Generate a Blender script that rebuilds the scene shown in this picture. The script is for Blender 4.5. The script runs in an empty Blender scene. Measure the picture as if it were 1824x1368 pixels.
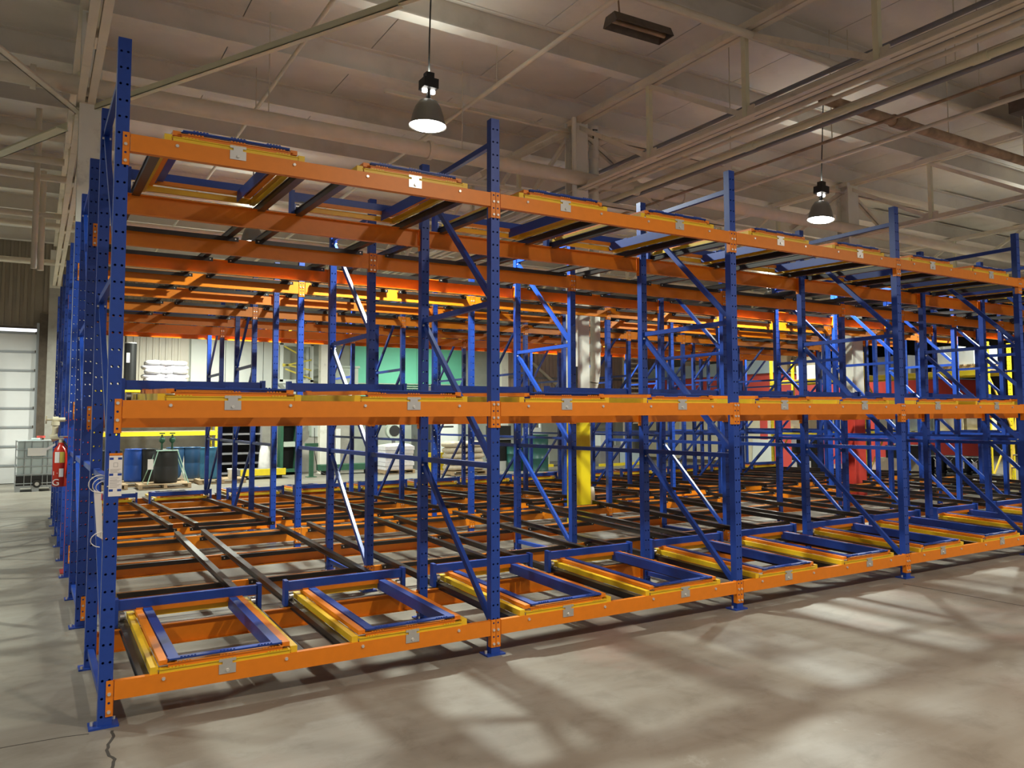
import bpy, math, random
from mathutils import Vector, Matrix, Euler
random.seed(7)
SC = bpy.context.scene
COL = SC.collection
PI = math.pi

# ------------------------------------------------------------------ camera
def set_camera():
    f, yaw, pit, roll = 1461.276, 0.58607, 0.06702, -0.00747
    cy, sy, cp, sp = math.cos(yaw), math.sin(yaw), math.cos(pit), math.sin(pit)
    F = Vector((sy*cp, cy*cp, sp)); R = Vector((cy, -sy, 0)); U = R.cross(F)
    R2 = R*math.cos(roll) + U*math.sin(roll); U2 = U*math.cos(roll) - R*math.sin(roll)
    m = Matrix(((R2.x, U2.x, -F.x, -0.42743), (R2.y, U2.y, -F.y, -5.89921), (R2.z, U2.z, -F.z, 1.85108), (0, 0, 0, 1)))
    cd = bpy.data.cameras.new('camera'); cd.sensor_width = 36; cd.lens = f/1824*36
    cd.shift_x = -120.537/1824; cd.shift_y = -37.194/1824; cd.clip_start = .05; cd.clip_end = 200
    c = bpy.data.objects.new('camera', cd); c.matrix_world = m; COL.objects.link(c); SC.camera = c
set_camera()

def text_mesh(name, body, size, depth, m):
    c = bpy.data.curves.new(name, 'FONT'); c.body = body; c.size = size; c.extrude = depth; c.align_x = 'CENTER'
    o = bpy.data.objects.new(name, c); COL.objects.link(o)
    me = bpy.data.meshes.new_from_object(o.evaluated_get(bpy.context.evaluated_depsgraph_get()))
    bpy.data.objects.remove(o); bpy.data.curves.remove(c); me.name = name; me.materials.clear(); me.materials.append(M[m])
    return me
# ------------------------------------------------------------------ world, exposure
SC.view_settings.view_transform = 'Standard'; SC.view_settings.look = 'None'
SC.view_settings.exposure = 0.12; SC.view_settings.gamma = 1.0; SC.view_settings.use_curve_mapping = False
W_ = bpy.data.worlds.new('hall_air'); SC.world = W_; W_.use_nodes = True
W_.node_tree.nodes['Background'].inputs[0].default_value = (1.0, .98, .95, 1)
W_.node_tree.nodes['Background'].inputs[1].default_value = .40
LAMP_UP = 9
COOL, WARM = (.94, 1.0, .88), (1.0, .86, .70)
# hanging lamps: x, y, height of the rim, tilt, watts, colour of the bulb
LAMPS = [(3.77, 4.0, 5.70, .02, 520, COOL), (11.47, 4.0, 5.44, .07, 520, COOL), (3.3, 12.2, 5.6, 0, 460, COOL), (11.4, 12.4, 5.5, 0, 460, COOL),
         (3.8, -4.6, 5.7, 0, 260, WARM), (11.4, -4.6, 5.5, 0, 260, WARM), (19.0, 4.0, 5.5, 0, 480, COOL), (-3.8, 4.0, 5.6, 0, 260, COOL), (19.0, -4.6, 5.5, 0, 260, WARM), (-3.8, -4.6, 5.6, 0, 220, WARM),
         (3.8, 20.6, 5.6, 0, 600, COOL), (11.4, 20.6, 5.6, 0, 420, COOL), (19.0, 12.4, 5.5, 0, 420, COOL),
         (26.6, 4.0, 5.6, 0, 480, COOL), (26.6, 12.4, 5.6, 0, 420, COOL), (-3.8, 20.6, 5.6, 0, 480, COOL)]  # added lamps, there to brighten the red office front and the dock door

# ------------------------------------------------------------------ materials
def lin(c): return tuple((x/12.92 if x <= .04045 else ((x+.055)/1.055)**2.4) for x in c)
def s255(r, g, b): return lin((r/255, g/255, b/255))
def mat(name, col, rough=.5, metal=0, noise=0, nscale=8, spec=.5, emit=None, es=1, bump=0, alpha=1, dirt=None, dirt_amt=.0, dscale=2.0, stretch=None):
    m = bpy.data.materials.new(name); m.use_nodes = True; nt = m.node_tree; b = nt.nodes['Principled BSDF']
    b.inputs['Base Color'].default_value = (*col, 1); b.inputs['Roughness'].default_value = rough; b.inputs['Metallic'].default_value = metal
    b.inputs['Specular IOR Level'].default_value = spec
    if noise or bump or dirt:
        tc = nt.nodes.new('ShaderNodeTexCoord'); src = tc.outputs['Object']
        if stretch:
            mp = nt.nodes.new('ShaderNodeMapping'); mp.inputs['Scale'].default_value = stretch; nt.links.new(src, mp.inputs[0]); src = mp.outputs[0]
        n = nt.nodes.new('ShaderNodeTexNoise'); n.inputs['Scale'].default_value = nscale; n.inputs['Detail'].default_value = 4; nt.links.new(src, n.inputs['Vector'])
        out = None
        if noise:
            r = nt.nodes.new('ShaderNodeValToRGB'); e = r.color_ramp.elements
            e[0].position = .3; e[1].position = .7
            e[0].color = (*[max(0, x*(1-noise)) for x in col], 1); e[1].color = (*[min(1, x*(1+noise)) for x in col], 1)
            nt.links.new(n.outputs['Fac'], r.inputs[0]); out = r.outputs[0]
        if dirt:
            n2 = nt.nodes.new('ShaderNodeTexNoise'); n2.inputs['Scale'].default_value = dscale; n2.inputs['Detail'].default_value = 6; n2.inputs['Roughness'].default_value = .65
            nt.links.new(src, n2.inputs['Vector'])
            r2 = nt.nodes.new('ShaderNodeValToRGB'); r2.color_ramp.elements[0].position = .55; r2.color_ramp.elements[1].position = .72
            r2.color_ramp.elements[0].color = (0, 0, 0, 1); r2.color_ramp.elements[1].color = (dirt_amt,)*3 + (1,)
            nt.links.new(n2.outputs['Fac'], r2.inputs[0])
            mx = nt.nodes.new('ShaderNodeMix'); mx.data_type = 'RGBA'
            nt.links.new(r2.outputs[0], mx.inputs[0]); mx.inputs[6].default_value = (*col, 1); mx.inputs[7].default_value = (*dirt, 1)
            if out: nt.links.new(out, mx.inputs[6])
            out = mx.outputs[2]
        if out: nt.links.new(out, b.inputs['Base Color'])
        if bump:
            bp = nt.nodes.new('ShaderNodeBump'); bp.inputs['Strength'].default_value = bump; bp.inputs['Distance'].default_value = .02
            nt.links.new(n.outputs['Fac'], bp.inputs['Height']); nt.links.new(bp.outputs[0], b.inputs['Normal'])
    if emit:
        b.inputs['Emission Color'].default_value = (*emit, 1); b.inputs['Emission Strength'].default_value = es
    if alpha < 1: b.inputs['Alpha'].default_value = alpha
    return m
M = {}
M['blue'] = mat('blue_powder_coat', (.011, .052, .32), .40, noise=.06, nscale=20)
M['orange'] = mat('orange_powder_coat', (.76, .215, .004), .44, noise=.04, nscale=14)
M['yellow'] = mat('yellow_powder_coat', (.80, .52, .016), .40, noise=.05, nscale=14)
M['black'] = mat('black_rail_paint', (.020, .016, .014), .33, noise=.25, nscale=6)
M['zinc'] = mat('zinc_plate', (.62, .61, .58), .38, .75)
M['bolt'] = mat('zinc_bolt', (.75, .73, .68), .3, .6)
M['wheel'] = mat('steel_wheel', (.7, .7, .7), .25, .8)
M['white'] = mat('white_paper', (.82, .80, .78), .6)
M['ink'] = mat('grey_ink', (.35, .34, .34), .7)
M['inkblack'] = mat('black_ink', (.02, .02, .02), .6)
M['ceil'] = mat('cream_ceiling_paint', (.70, .655, .59), .6, noise=.06, nscale=1.5, dirt=(.40, .36, .31), dirt_amt=.3, dscale=1.2)
M['steelcream'] = mat('cream_steel_paint', (.70, .62, .50), .5, noise=.05, nscale=3, dirt=(.28, .22, .16), dirt_amt=.4, dscale=2.2)
M['steelpale'] = mat('pale_yellow_steel_paint', (.70, .66, .47), .5, noise=.05, nscale=3)
M['colwhite'] = mat('white_column_paint', (.74, .72, .64), .5, noise=.05, nscale=3, dirt=(.2, .17, .13), dirt_amt=.6, dscale=1.6)
M['colyellow'] = mat('yellow_column_paint', (.86, .66, .01), .42, noise=.06, nscale=4, dirt=(.16, .12, .02), dirt_amt=.75, dscale=1.3)
M['colred'] = mat('red_column_paint', (.50, .045, .03), .42, noise=.08, nscale=4)
M['pipe'] = mat('cream_pipe_paint', (.66, .585, .47), .42, noise=.06, nscale=4)
M['pipedark'] = mat('grey_conduit', (.25, .25, .27), .4, .4, noise=.1, nscale=3)
M['rust'] = mat('rusty_pipe', (.33, .22, .14), .6, noise=.4, nscale=5)
M['lampcap'] = mat('black_lamp_housing', (.012, .012, .012), .5)
M['shade'] = mat('grey_lamp_shade', (.20, .20, .18), .4, .3)
M['glow'] = mat('lit_lamp_lens', (1, 1, 1), .4, emit=(1.0, .97, .9), es=22)
M['glowsmall'] = mat('lit_lamp_socket', (1, 1, 1), .4, emit=(1.0, .96, .88), es=8)
M['concrete'] = mat('grey_concrete_wall', (.36, .34, .30), .8, noise=.12, nscale=3, bump=.2, dirt=(.18, .16, .14), dirt_amt=.5)
M['corr'] = mat('cream_corrugated_sheet', (.60, .56, .48), .5, noise=.05, nscale=2)
M['corrdark'] = mat('brown_corrugated_sheet', (.30, .25, .19), .6, noise=.06, nscale=2)
M['corrpink'] = mat('pinkish_corrugated_sheet', (.50, .38, .33), .55, noise=.06, nscale=2)
M['board'] = mat('white_wall_board', (.66, .69, .66), .6, noise=.03, nscale=2)
M['wallgrey'] = mat('grey_green_wall', (.40, .42, .37), .7, noise=.08, nscale=2)
M['wallmint'] = mat('mint_wall_paint', (.17, .62, .42), .6, noise=.06, nscale=1.5)
M['door'] = mat('white_dock_door', (.70, .70, .70), .5, noise=.03, nscale=2)
M['doorframe'] = mat('brown_steel_frame', (.10, .075, .055), .6, noise=.2)
M['green'] = mat('dark_green_paint', (.025, .10, .055), .5, noise=.1)
M['greengrey'] = mat('grey_green_cabinet', (.42, .47, .40), .55, noise=.05)
M['red'] = mat('red_office_wall_shaded', (.50, .055, .045), .6, noise=.04, nscale=2)  # office front: its shade is put into this darker red
M['redbox'] = mat('lit_red_side_and_marks', (.62, .08, .065), .5)  # office side painted brighter as the lit face; also plain red for lid and marks
M['paleblue'] = mat('pale_blue_roof_edge', (.42, .52, .60), .6)
M['cream'] = mat('cream_office_wall', (.68, .62, .46), .6, noise=.03)
M['unlitwall'] = mat('unlit_far_wall', (.02, .02, .02), .8)  # unlit darkness of the far hall put into the wall colour
M['rackyellow'] = mat('yellow_rack_paint', (.80, .62, .02), .45, noise=.06)
M['wood'] = mat('pallet_wood', (.42, .30, .18), .8, noise=.25, nscale=12, stretch=(1, 6, 6))
M['sack'] = mat('white_paper_sack', (.72, .70, .74), .6, noise=.06, nscale=10, bump=.3)
M['sackbrown'] = mat('wrapped_brown_sack', (.52, .44, .33), .45, noise=.15, nscale=6, bump=.4)
M['wrap'] = mat('stretch_wrapped_load', (.62, .60, .57), .28, noise=.12, nscale=7, bump=.5)
M['carton'] = mat('brown_carton', (.55, .40, .24), .75, noise=.06, nscale=6)
M['cartonpale'] = mat('pale_carton', (.68, .58, .42), .75, noise=.06, nscale=6)
M['drumblue'] = mat('blue_drum_plastic', (.015, .07, .36), .4)
M['drumnavy'] = mat('navy_drum_plastic', (.03, .08, .17), .3)
M['drumteal'] = mat('teal_drum_plastic', (.03, .15, .28), .4)
M['drumblack'] = mat('black_drum_plastic', (.014, .014, .014), .5)
M['drumgreen'] = mat('green_steel_drum', (.012, .075, .065), .4)
M['mint'] = mat('mint_painted_rod', (.38, .62, .50), .5)
M['brass'] = mat('cream_painted_valve', (.66, .60, .42), .45)
M['exred'] = mat('red_extinguisher_shell', (.55, .03, .015), .3)
M['exyel'] = mat('yellow_label', (.75, .62, .10), .5)
M['plastic'] = mat('translucent_tote_plastic', (.50, .58, .58), .3, noise=.05, nscale=3)
M['tubegrey'] = mat('galvanised_tube', (.42, .45, .47), .4, .6)
M['crack'] = mat('dark_crack_filler', (.035, .03, .026), .9)
M['dark'] = mat('dark_void_paint', (.015, .015, .015), .7)
M['pailwhite'] = mat('white_pail_plastic', (.75, .75, .73), .4)
M['ladder'] = mat('yellow_ladder_rail', (.75, .50, .06), .45)
M['lightslit'] = mat('daylight_slot', (1, 1, 1), .5, emit=(.85, .88, 1), es=1.6)

def floor_mat():
    m = bpy.data.materials.new('worn_concrete_floor'); m.use_nodes = True; nt = m.node_tree; b = nt.nodes['Principled BSDF']; N = nt.nodes.new; L = nt.links.new
    tc = N('ShaderNodeTexCoord')
    def noise(scale, det=5, rough=.6, vec=None, dist=0):
        n = N('ShaderNodeTexNoise'); n.inputs['Scale'].default_value = scale; n.inputs['Detail'].default_value = det; n.inputs['Roughness'].default_value = rough; n.inputs['Distortion'].default_value = dist
        L(vec or tc.outputs['Object'], n.inputs['Vector']); return n.outputs['Fac']
    def ramp(f, stops):
        r = N('ShaderNodeValToRGB'); e = r.color_ramp.elements
        e[0].position, e[0].color = stops[0][0], (*stops[0][1], 1); e[1].position, e[1].color = stops[-1][0], (*stops[-1][1], 1)
        for p, c in stops[1:-1]:
            q = e.new(p); q.color = (*c, 1)
        L(f, r.inputs[0]); return r.outputs[0]
    def mix(fac, a, bb, mode='MIX'):
        x = N('ShaderNodeMix'); x.data_type = 'RGBA'; x.blend_type = mode
        for s, i in ((fac, 0), (a, 6), (bb, 7)):
            if hasattr(s, 'is_linked'): L(s, x.inputs[i])
            elif isinstance(s, (int, float)): x.inputs[i].default_value = s
            else: x.inputs[i].default_value = (*s, 1)
        return x.outputs[2]
    base = ramp(noise(.55, 6, .6, dist=.4), [(.30, (.178, .158, .133)), (.5, (.222, .204, .174)), (.70, (.255, .243, .214))])
    mp = N('ShaderNodeMapping'); mp.inputs['Rotation'].default_value = (0, 0, .5); mp.inputs['Scale'].default_value = (.5, 3.0, 1); L(tc.outputs['Object'], mp.inputs[0])
    streak = ramp(noise(1.2, 5, .6, mp.outputs[0]), [(.42, (.80, .77, .74)), (.58, (1, 1, 1))])
    c = mix(.55, base, streak, 'MULTIPLY')
    c = mix(.6, c, ramp(noise(3.2, 9, .72, dist=.5), [(.34, (.68, .65, .61)), (.5, (.98, .98, .97)), (.64, (1.0, .99, .97))]), 'MULTIPLY')
    red = ramp(noise(.42, 4, .6, dist=.8), [(.60, (0, 0, 0)), (.74, (.4, .4, .4))])
    c = mix(red, c, (.27, .155, .13))
    pale = ramp(noise(1.5, 7, .75, dist=.3), [(.64, (0, 0, 0)), (.74, (.45, .45, .45))])
    c = mix(pale, c, (.42, .43, .40))
    spk = ramp(noise(7, 3, .6), [(.70, (0, 0, 0)), (.76, (.6, .6, .6))])
    c = mix(spk, c, (.16, .13, .11))
    L(c, b.inputs['Base Color'])
    rr = N('ShaderNodeMapRange'); rr.inputs[3].default_value = .34; rr.inputs[4].default_value = .58; L(noise(2.5, 4), rr.inputs[0]); L(rr.outputs[0], b.inputs['Roughness'])
    b.inputs['Specular IOR Level'].default_value = .4
    bp = N('ShaderNodeBump'); bp.inputs['Strength'].default_value = .05; L(noise(30, 3), bp.inputs['Height']); L(bp.outputs[0], b.inputs['Normal'])
    return m
M['floor'] = floor_mat()

# ------------------------------------------------------------------ mesh helpers
class MB:
    def __init__(s): s.v, s.f, s.m, s.sm = [], [], [], []
    def face(s, idx, m=0, sm=False): s.f.append(tuple(idx)); s.m.append(m); s.sm.append(sm)
    def hexa(s, pts, m=0):
        b = len(s.v); s.v += [tuple(p) for p in pts]
        for q in ((0, 3, 2, 1), (4, 5, 6, 7), (0, 1, 5, 4), (1, 2, 6, 5), (2, 3, 7, 6), (3, 0, 4, 7)): s.face([b+i for i in q], m)
        return s
    def box(s, x0, x1, y0, y1, z0, z1, m=0):
        return s.hexa([(x0, y0, z0), (x1, y0, z0), (x1, y1, z0), (x0, y1, z0), (x0, y0, z1), (x1, y0, z1), (x1, y1, z1), (x0, y1, z1)], m)
    def bar(s, p0, p1, w, h, up=(0, 0, 1), m=0):
        p0, p1 = Vector(p0), Vector(p1); d = (p1-p0).normalized(); u = Vector(up)
        if abs(d.dot(u)) > .99: u = Vector((0, 1, 0))
        x = d.cross(u).normalized(); z = x.cross(d)
        r = lambda p: [p-x*w/2-z*h/2, p+x*w/2-z*h/2, p+x*w/2+z*h/2, p-x*w/2+z*h/2]
        return s.hexa(r(p0)+r(p1), m)
    def cyl(s, p0, p1, r0, r1=None, n=12, m=0, caps=True):
        r1 = r0 if r1 is None else r1
        p0, p1 = Vector(p0), Vector(p1); d = (p1-p0).normalized(); u = Vector((0, 0, 1)) if abs(d.z) < .9 else Vector((1, 0, 0))
        x = d.cross(u).normalized(); y = x.cross(d); b = len(s.v)
        for p, r in ((p0, r0), (p1, r1)):
            for i in range(n):
                a = 2*PI*i/n; s.v.append(tuple(p+x*math.cos(a)*r+y*math.sin(a)*r))
        for i in range(n):
            j = (i+1) % n; s.face((b+i, b+n+i, b+n+j, b+j), m, True)
        if caps:
            c = len(s.v)
            s.v += s.v[b:b+2*n]
            s.face([c+i for i in range(n)], m); s.face([c+n+i for i in range(n-1, -1, -1)], m)
        return s
    def lathe(s, prof, c=(0, 0, 0), n=20, m=0, sm=True):
        b = len(s.v); k = len(prof)
        for r, z in prof:
            for i in range(n):
                a = 2*PI*i/n; s.v.append((c[0]+r*math.cos(a), c[1]+r*math.sin(a), c[2]+z))
        for q in range(k-1):
            for i in range(n):
                j = (i+1) % n; s.face((b+q*n+i, b+q*n+j, b+(q+1)*n+j, b+(q+1)*n+i), m, sm)
        if prof[0][0] > 1e-4: s.face([b+i for i in range(n-1, -1, -1)], m)
        if prof[-1][0] > 1e-4: s.face([b+(k-1)*n+i for i in range(n)], m)
        return s
    def tube(s, pts, r, n=8, m=0):
        for a, bb in zip(pts[:-1], pts[1:]): s.cyl(a, bb, r, n=n, m=m)
        return s
    def plate(s, poly, y0, y1, m=0):            # polygon in x,z pushed from y0 to y1
        b = len(s.v); n = len(poly)
        s.v += [(x, y0, z) for x, z in poly]+[(x, y1, z) for x, z in poly]
        s.face([b+i for i in range(n)], m); s.face([b+n+i for i in range(n-1, -1, -1)], m)
        for i in range(n):
            j = (i+1) % n; s.face((b+j, b+i, b+n+i, b+n+j), m)
        return s
    def slab(s, poly, z0, z1, m=0):             # polygon in x,y pushed from z0 to z1
        b = len(s.v); n = len(poly)
        s.v += [(x, y, z0) for x, y in poly]+[(x, y, z1) for x, y in poly]
        s.face([b+i for i in range(n-1, -1, -1)], m); s.face([b+n+i for i in range(n)], m)
        for i in range(n):
            j = (i+1) % n; s.face((b+i, b+j, b+n+j, b+n+i), m)
        return s
    def holed(s, x0, x1, z0, z1, y, cx, cz, r, flip=False, m=0):   # a rectangle with a round hole, facing -y
        b = len(s.v)
        s.v += [(x0, y, z0), (x1, y, z0), (x1, y, z1), (x0, y, z1), (cx, y, z0), (cx, y, z1)]
        ring = []
        for i in range(10):
            a = -PI/2 + 2*PI*i/10; ring.append(len(s.v)); s.v.append((cx+r*math.cos(a), y, cz+r*math.sin(a)))
        R = [b+4, b+1, b+2, b+5] + [ring[i] for i in (5, 4, 3, 2, 1, 0)]
        Lf = [b+5, b+3, b+0, b+4] + [ring[0]] + [ring[i] for i in (9, 8, 7, 6, 5)]
        for q in (R, Lf): s.face(q[::-1] if flip else q, m)
        return s
    def mesh(s, name, *mats):
        me = bpy.data.meshes.new(name); me.from_pydata([tuple(p) for p in s.v], [], s.f)
        for mm in mats: me.materials.append(M[mm])
        me.polygons.foreach_set('material_index', s.m); me.polygons.foreach_set('use_smooth', s.sm); me.update()
        return me

def ob(name, me, parent=None, loc=(0, 0, 0), rot=(0, 0, 0)):
    o = bpy.data.objects.new(name, me); COL.objects.link(o); o.location = loc; o.rotation_euler = rot
    if parent: o.parent = parent
    return o
def tag(o, label, cat, group=None):
    o['label'] = label; o['category'] = cat; o['kind'] = 'thing'
    if group: o['group'] = group
    return o
def thing(name, label, cat, loc=(0, 0, 0), rot=(0, 0, 0), group=None):
    return tag(ob(name, None, None, loc, rot), label, cat, group)
def struct(name, me, loc=(0, 0, 0), rot=(0, 0, 0)):
    o = ob(name, me, None, loc, rot); o['kind'] = 'structure'; return o
def one(name, label, cat, mb, *mats, loc=(0, 0, 0), rot=(0, 0, 0), group=None):
    return tag(ob(name, mb.mesh(name, *mats), None, loc, rot), label, cat, group)
ORD = ['first', 'second', 'third', 'fourth', 'fifth', 'sixth', 'seventh', 'eighth', 'ninth', 'tenth', 'eleventh', 'twelfth', 'thirteenth', 'fourteenth']

# ------------------------------------------------------------------ rack layout
BW = 2.65
XS = [0, BW, 2*BW, 3*BW, 4*BW] + [4*BW + .6*BW*i for i in range(1, 6)]      # lines of uprights
D, G = 1.43306, 1.47901
YS = [(d//2)*(D+G)+(d % 2)*D for d in range(10)]                             # rows of posts in depth
def XL(k, d): return XS[k] if k else -.016-.0045*YS[d]                          # the corner line is set a little askew
OFF = [0, -.017, 0, .05, .10, .113, .085, .055, .025, .02]                   # the beams climb towards the middle
LV = [0.27537, 1.99299, 3.69465]                                             # top of the beam end plates
LNAME = ['ground', 'middle', 'top']
LANES = []
for k in range(9):
    w = XS[k+1]-XS[k]
    LANES += [BW*k+.675, BW*k+1.955] if w > 2 else [XS[k]+w/2]
POSTH, PW = 4.308, .038
YB = YS[9]

# ------------------------------------------------------------------ floor, ceiling, walls
fl = struct('floor', MB().box(-14, 40, -16, 26, -.2, 0).mesh('floor', 'floor'))
jm = MB()
def crack(pts, w):
    for a, b in zip(pts[:-1], pts[1:]): jm.bar((*a, .0006), (*b, .0006), w, .0012)
x, y = .12, -.1
pts = [(.02, -.12)]
while pts[-1][1] > -5: pts.append((pts[-1][0]+random.uniform(-.014, .014), pts[-1][1]-random.uniform(.03, .06)))
crack(pts, .016)
pts = [(-.1, -.1)]
while pts[-1][0] > -5: pts.append((pts[-1][0]-random.uniform(.1, .25), pts[-1][1]+random.uniform(-.05, .045)))
crack(pts, .007)
crack([(7.62, -.2), (7.64, -3), (7.6, -8)], .012); crack([(15.2, -.2), (15.22, -8)], .012)
ob('floor_joint', jm.mesh('floor_joint', 'crack'), fl)

ZC = 7.66
ce = struct('ceiling', MB().box(-14, 40, -16, 26, ZC+.04, ZC+.2).mesh('ceiling', 'ceil'))
PY = [0.05+2.12*n for n in range(-7, 13)]
pm = MB().box(-.943, .943, -1.045, 1.045, 0, .04).mesh('roof_panel', 'ceil')
for i in range(-4, 10):
    for j in range(-2, 9):
        ob('roof_panel', pm, ce, (1.9*i+.95, .05+2.12*j+1.06, ZC-.001*((i*7+j*3) % 3)))
pu = MB().box(-14, 40, -.11, .11, -.40, -.385).box(-14, 40, -.008, .008, -.385, -.02).box(-14, 40, -.1, .1, -.02, 0).mesh('purlin', 'ceil')
for y in PY: ob('purlin', pu, ce, (0, y, ZC))

YW = 24.4
wb = struct('wall_back', MB().box(-14, 40, YW+.12, YW+.4, 0, ZC).mesh('wall_back', 'wallgrey'))
def corr(x0, x1, z0, z1, name, m, pitch=.19):
    mb = MB(); n = int((x1-x0)/pitch)
    for i in range(n):
        a = x0+i*pitch; mb.hexa([(a, 0, z0), (a+pitch*.5, 0, z0), (a+pitch*.5, .05, z0), (a, .05, z0), (a+.02, 0, z1), (a+pitch*.5-.02, 0, z1), (a+pitch*.5, .05, z1), (a, .05, z1)])
    mb.box(x0, x1, .04, .07, z0, z1)
    o = ob(name, mb.mesh(name, m), wb, (0, YW, 0)); o['kind'] = 'stuff'
corr(-5, -.3, 4.75, ZC, 'corrugated_sheet', 'corrdark')
corr(-.3, 6.3, 4.75, ZC, 'corrugated_sheet', 'corrdark')
corr(.2, 1.94, 2.0, 4.72, 'corrugated_sheet', 'corr'); corr(1.99, 3.86, 2.0, 4.72, 'corrugated_sheet', 'corr')
corr(15.5, 17.3, 1.9, 7.4, 'corrugated_sheet', 'corrpink'); corr(17.35, 19.6, 1.9, 7.4, 'corrugated_sheet', 'corrpink'); corr(19.7, 24, 1.9, 7.4, 'corrugated_sheet', 'corrpink')
ob('base_wall', MB().box(.2, 9.4, .02, .12, 0, 2.0).mesh('base_wall', 'concrete'), wb, (0, YW-.05, 0))
for x0, x1 in ((3.92, 5.0), (5.02, 6.25), (6.27, 7.4)): ob('wall_board', MB().box(x0, x1, 0, .1, 2.0, 4.72).mesh('wall_board', 'board'), wb, (0, YW, 0))
ob('mint_panel', MB().box(9.45, 12.0, 0, .1, 1.75, 5.2).mesh('mint_panel', 'wallmint'), wb, (0, YW, 0))
ob('mint_panel', MB().box(12.01, 14.0, 0, .1, 1.75, 5.2).mesh('mint_panel', 'wallmint'), wb, (0, YW, 0))
ob('wall_rail', MB().box(15.5, 24, -.06, 0, 3.55, 3.62).mesh('wall_rail', 'pipedark'), wb, (0, YW, 0))
for z in (3.05, 3.13, 3.22): ob('wall_conduit', MB().cyl((9.4, 0, z), (15.4, 0, z), .022, n=6).mesh('wall_conduit', 'greengrey'), wb, (0, YW-.06, 0))
ob('light_slot', MB().box(-3.4, -.42, -.02, .02, 4.63, 4.72).mesh('light_slot', 'lightslit'), wb, (0, YW-.02, 0))
struct('wall_left', MB().box(-14.3, -14, -16, 26, 0, ZC).mesh('wall_left', 'wallgrey'))
struct('wall_right', MB().box(36, 36.3, -16, 26, 0, ZC).mesh('wall_right', 'unlitwall'))
# dock door
d1 = struct('door_1', None, (-1.95, YW-.06, 0))
for i in range(8):
    z = .02+i*.575; mb = MB().box(-1.5, 1.5, 0, .05, z, z+.50).box(-1.5, 1.5, -.012, .05, z+.505, z+.57)
    ob('door_panel', mb.mesh('door_panel', 'door'), d1)
    ob('hinge_strip', MB().box(-1.5, 1.5, -.02, .0, z+.50, z+.56).mesh('hinge_strip', 'tubegrey'), d1)
    ob('roller', MB().cyl((1.47, -.04, z+.55), (1.56, -.04, z+.55), .035, n=8).mesh('roller', 'doorframe'), d1)
ob('track', MB().box(1.5, 1.58, -.1, .05, 0, 4.9).mesh('track', 'tubegrey'), d1)
struct('trim_1', MB().box(-.38, -.14, YW-.2, YW+.1, 0, 5.2).mesh('trim_1', 'doorframe'))
struct('trim_2', MB().box(-3.5, -.4, YW-.12, YW-.02, 4.72, 4.78).mesh('trim_2', 'doorframe'))

# ------------------------------------------------------------------ columns and roof trusses
def column(x, y, low, zlow, label, h=7.2, w=.30):
    t = thing('steel_column', label, 'column', (x, y, 0))
    def H(z0, z1): return MB().box(-w/2, w/2, -w/2, -w/2+.03, z0, z1).box(-w/2, w/2, w/2-.03, w/2, z0, z1).box(-.015, .015, -w/2+.03, w/2-.03, z0, z1)
    ob('shaft', H(zlow, h).mesh('shaft', 'colwhite'), t)
    if zlow > 0: ob('painted_base', H(.012, zlow).mesh('painted_base', low), t)
    ob('base_plate', MB().box(-w/2-.04, w/2+.04, -w/2-.04, w/2+.04, 0, .012).mesh('base_plate', low), t)
    return t
CY = 6.25
c0 = column(.05, CY, 'colred', 1.97, 'white steel column with red base behind the corner upright, hose valve on it', w=.24)
c1 = column(7.6, CY, 'colyellow', 2.0, 'white steel column with bright yellow base standing inside the rack')
c2 = column(15.1, CY, 'colred', 1.95, 'white steel column with red base near the yellow storage rack', w=.36)
c3 = column(-.02, 23.2, 'concrete', 5.85, 'grey concrete column beside the white dock door', h=7.0)
column(8.05, 23.2, 'colwhite', 0, 'plain white steel column near the caged wall box', h=7.0)
column(15.2, 23.2, 'colwhite', 0, 'plain white steel column in front of the pinkish corrugated wall', h=7.0)
def truss(x, label, y_end=23.3):
    t = thing('roof_truss', label, 'roof truss', (x, 0, 0))
    ys = [CY - 2.12*i for i in range(0, 8)][::-1] + [CY+2.12*i for i in range(1, 9)]
    ys = [y for y in ys if y < y_end]
    zb = 5.93; zt = lambda y: 7.19
    for s in (-1, 1):
        ob('bottom_chord', MB().box(s*.015 if s > 0 else -.1, .1 if s > 0 else -.015, ys[0], ys[-1], zb-.01, zb+.005).box(s*.02-.005, s*.02+.005, ys[0], ys[-1], zb+.005, zb+.1).mesh('bottom_chord', 'steelcream'), t)
        ob('top_chord', MB().bar((s*.06, ys[0], zt(ys[0])), (s*.06, ys[-1], zt(ys[-1])), .09, .1).mesh('top_chord', 'steelcream'), t)
    for i, y in enumerate(ys):
        if abs(y-CY) > .1: ob('vertical', MB().bar((0, y, zb), (0, y, zt(y)), .07, .08).mesh('vertical', 'steelpale'), t)
        ob('gusset', MB().box(-.012, .012, y-.16, y+.16, zb-.01, zb+.17).mesh('gusset', 'steelcream'), t)
        if i+1 < len(ys):
            y2 = ys[i+1]
            a, b = ((0, y2, zt(y2)-.05), (0, y, zb+.05)) if y2 <= CY+.1 else ((0, y, zt(y)-.05), (0, y2, zb+.05))
            ob('diagonal', MB().bar(a, b, .06, .075).mesh('diagonal', 'steelcream'), t)
    return t
truss(0, 'cream roof truss of double angles over the corner upright')
truss(7.6, 'cream roof truss above the column with the yellow base')
truss(15.1, 'cream roof truss beyond the second hanging lamp, above a red based column')
truss(22.8, 'cream roof truss farthest towards the red office')
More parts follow.
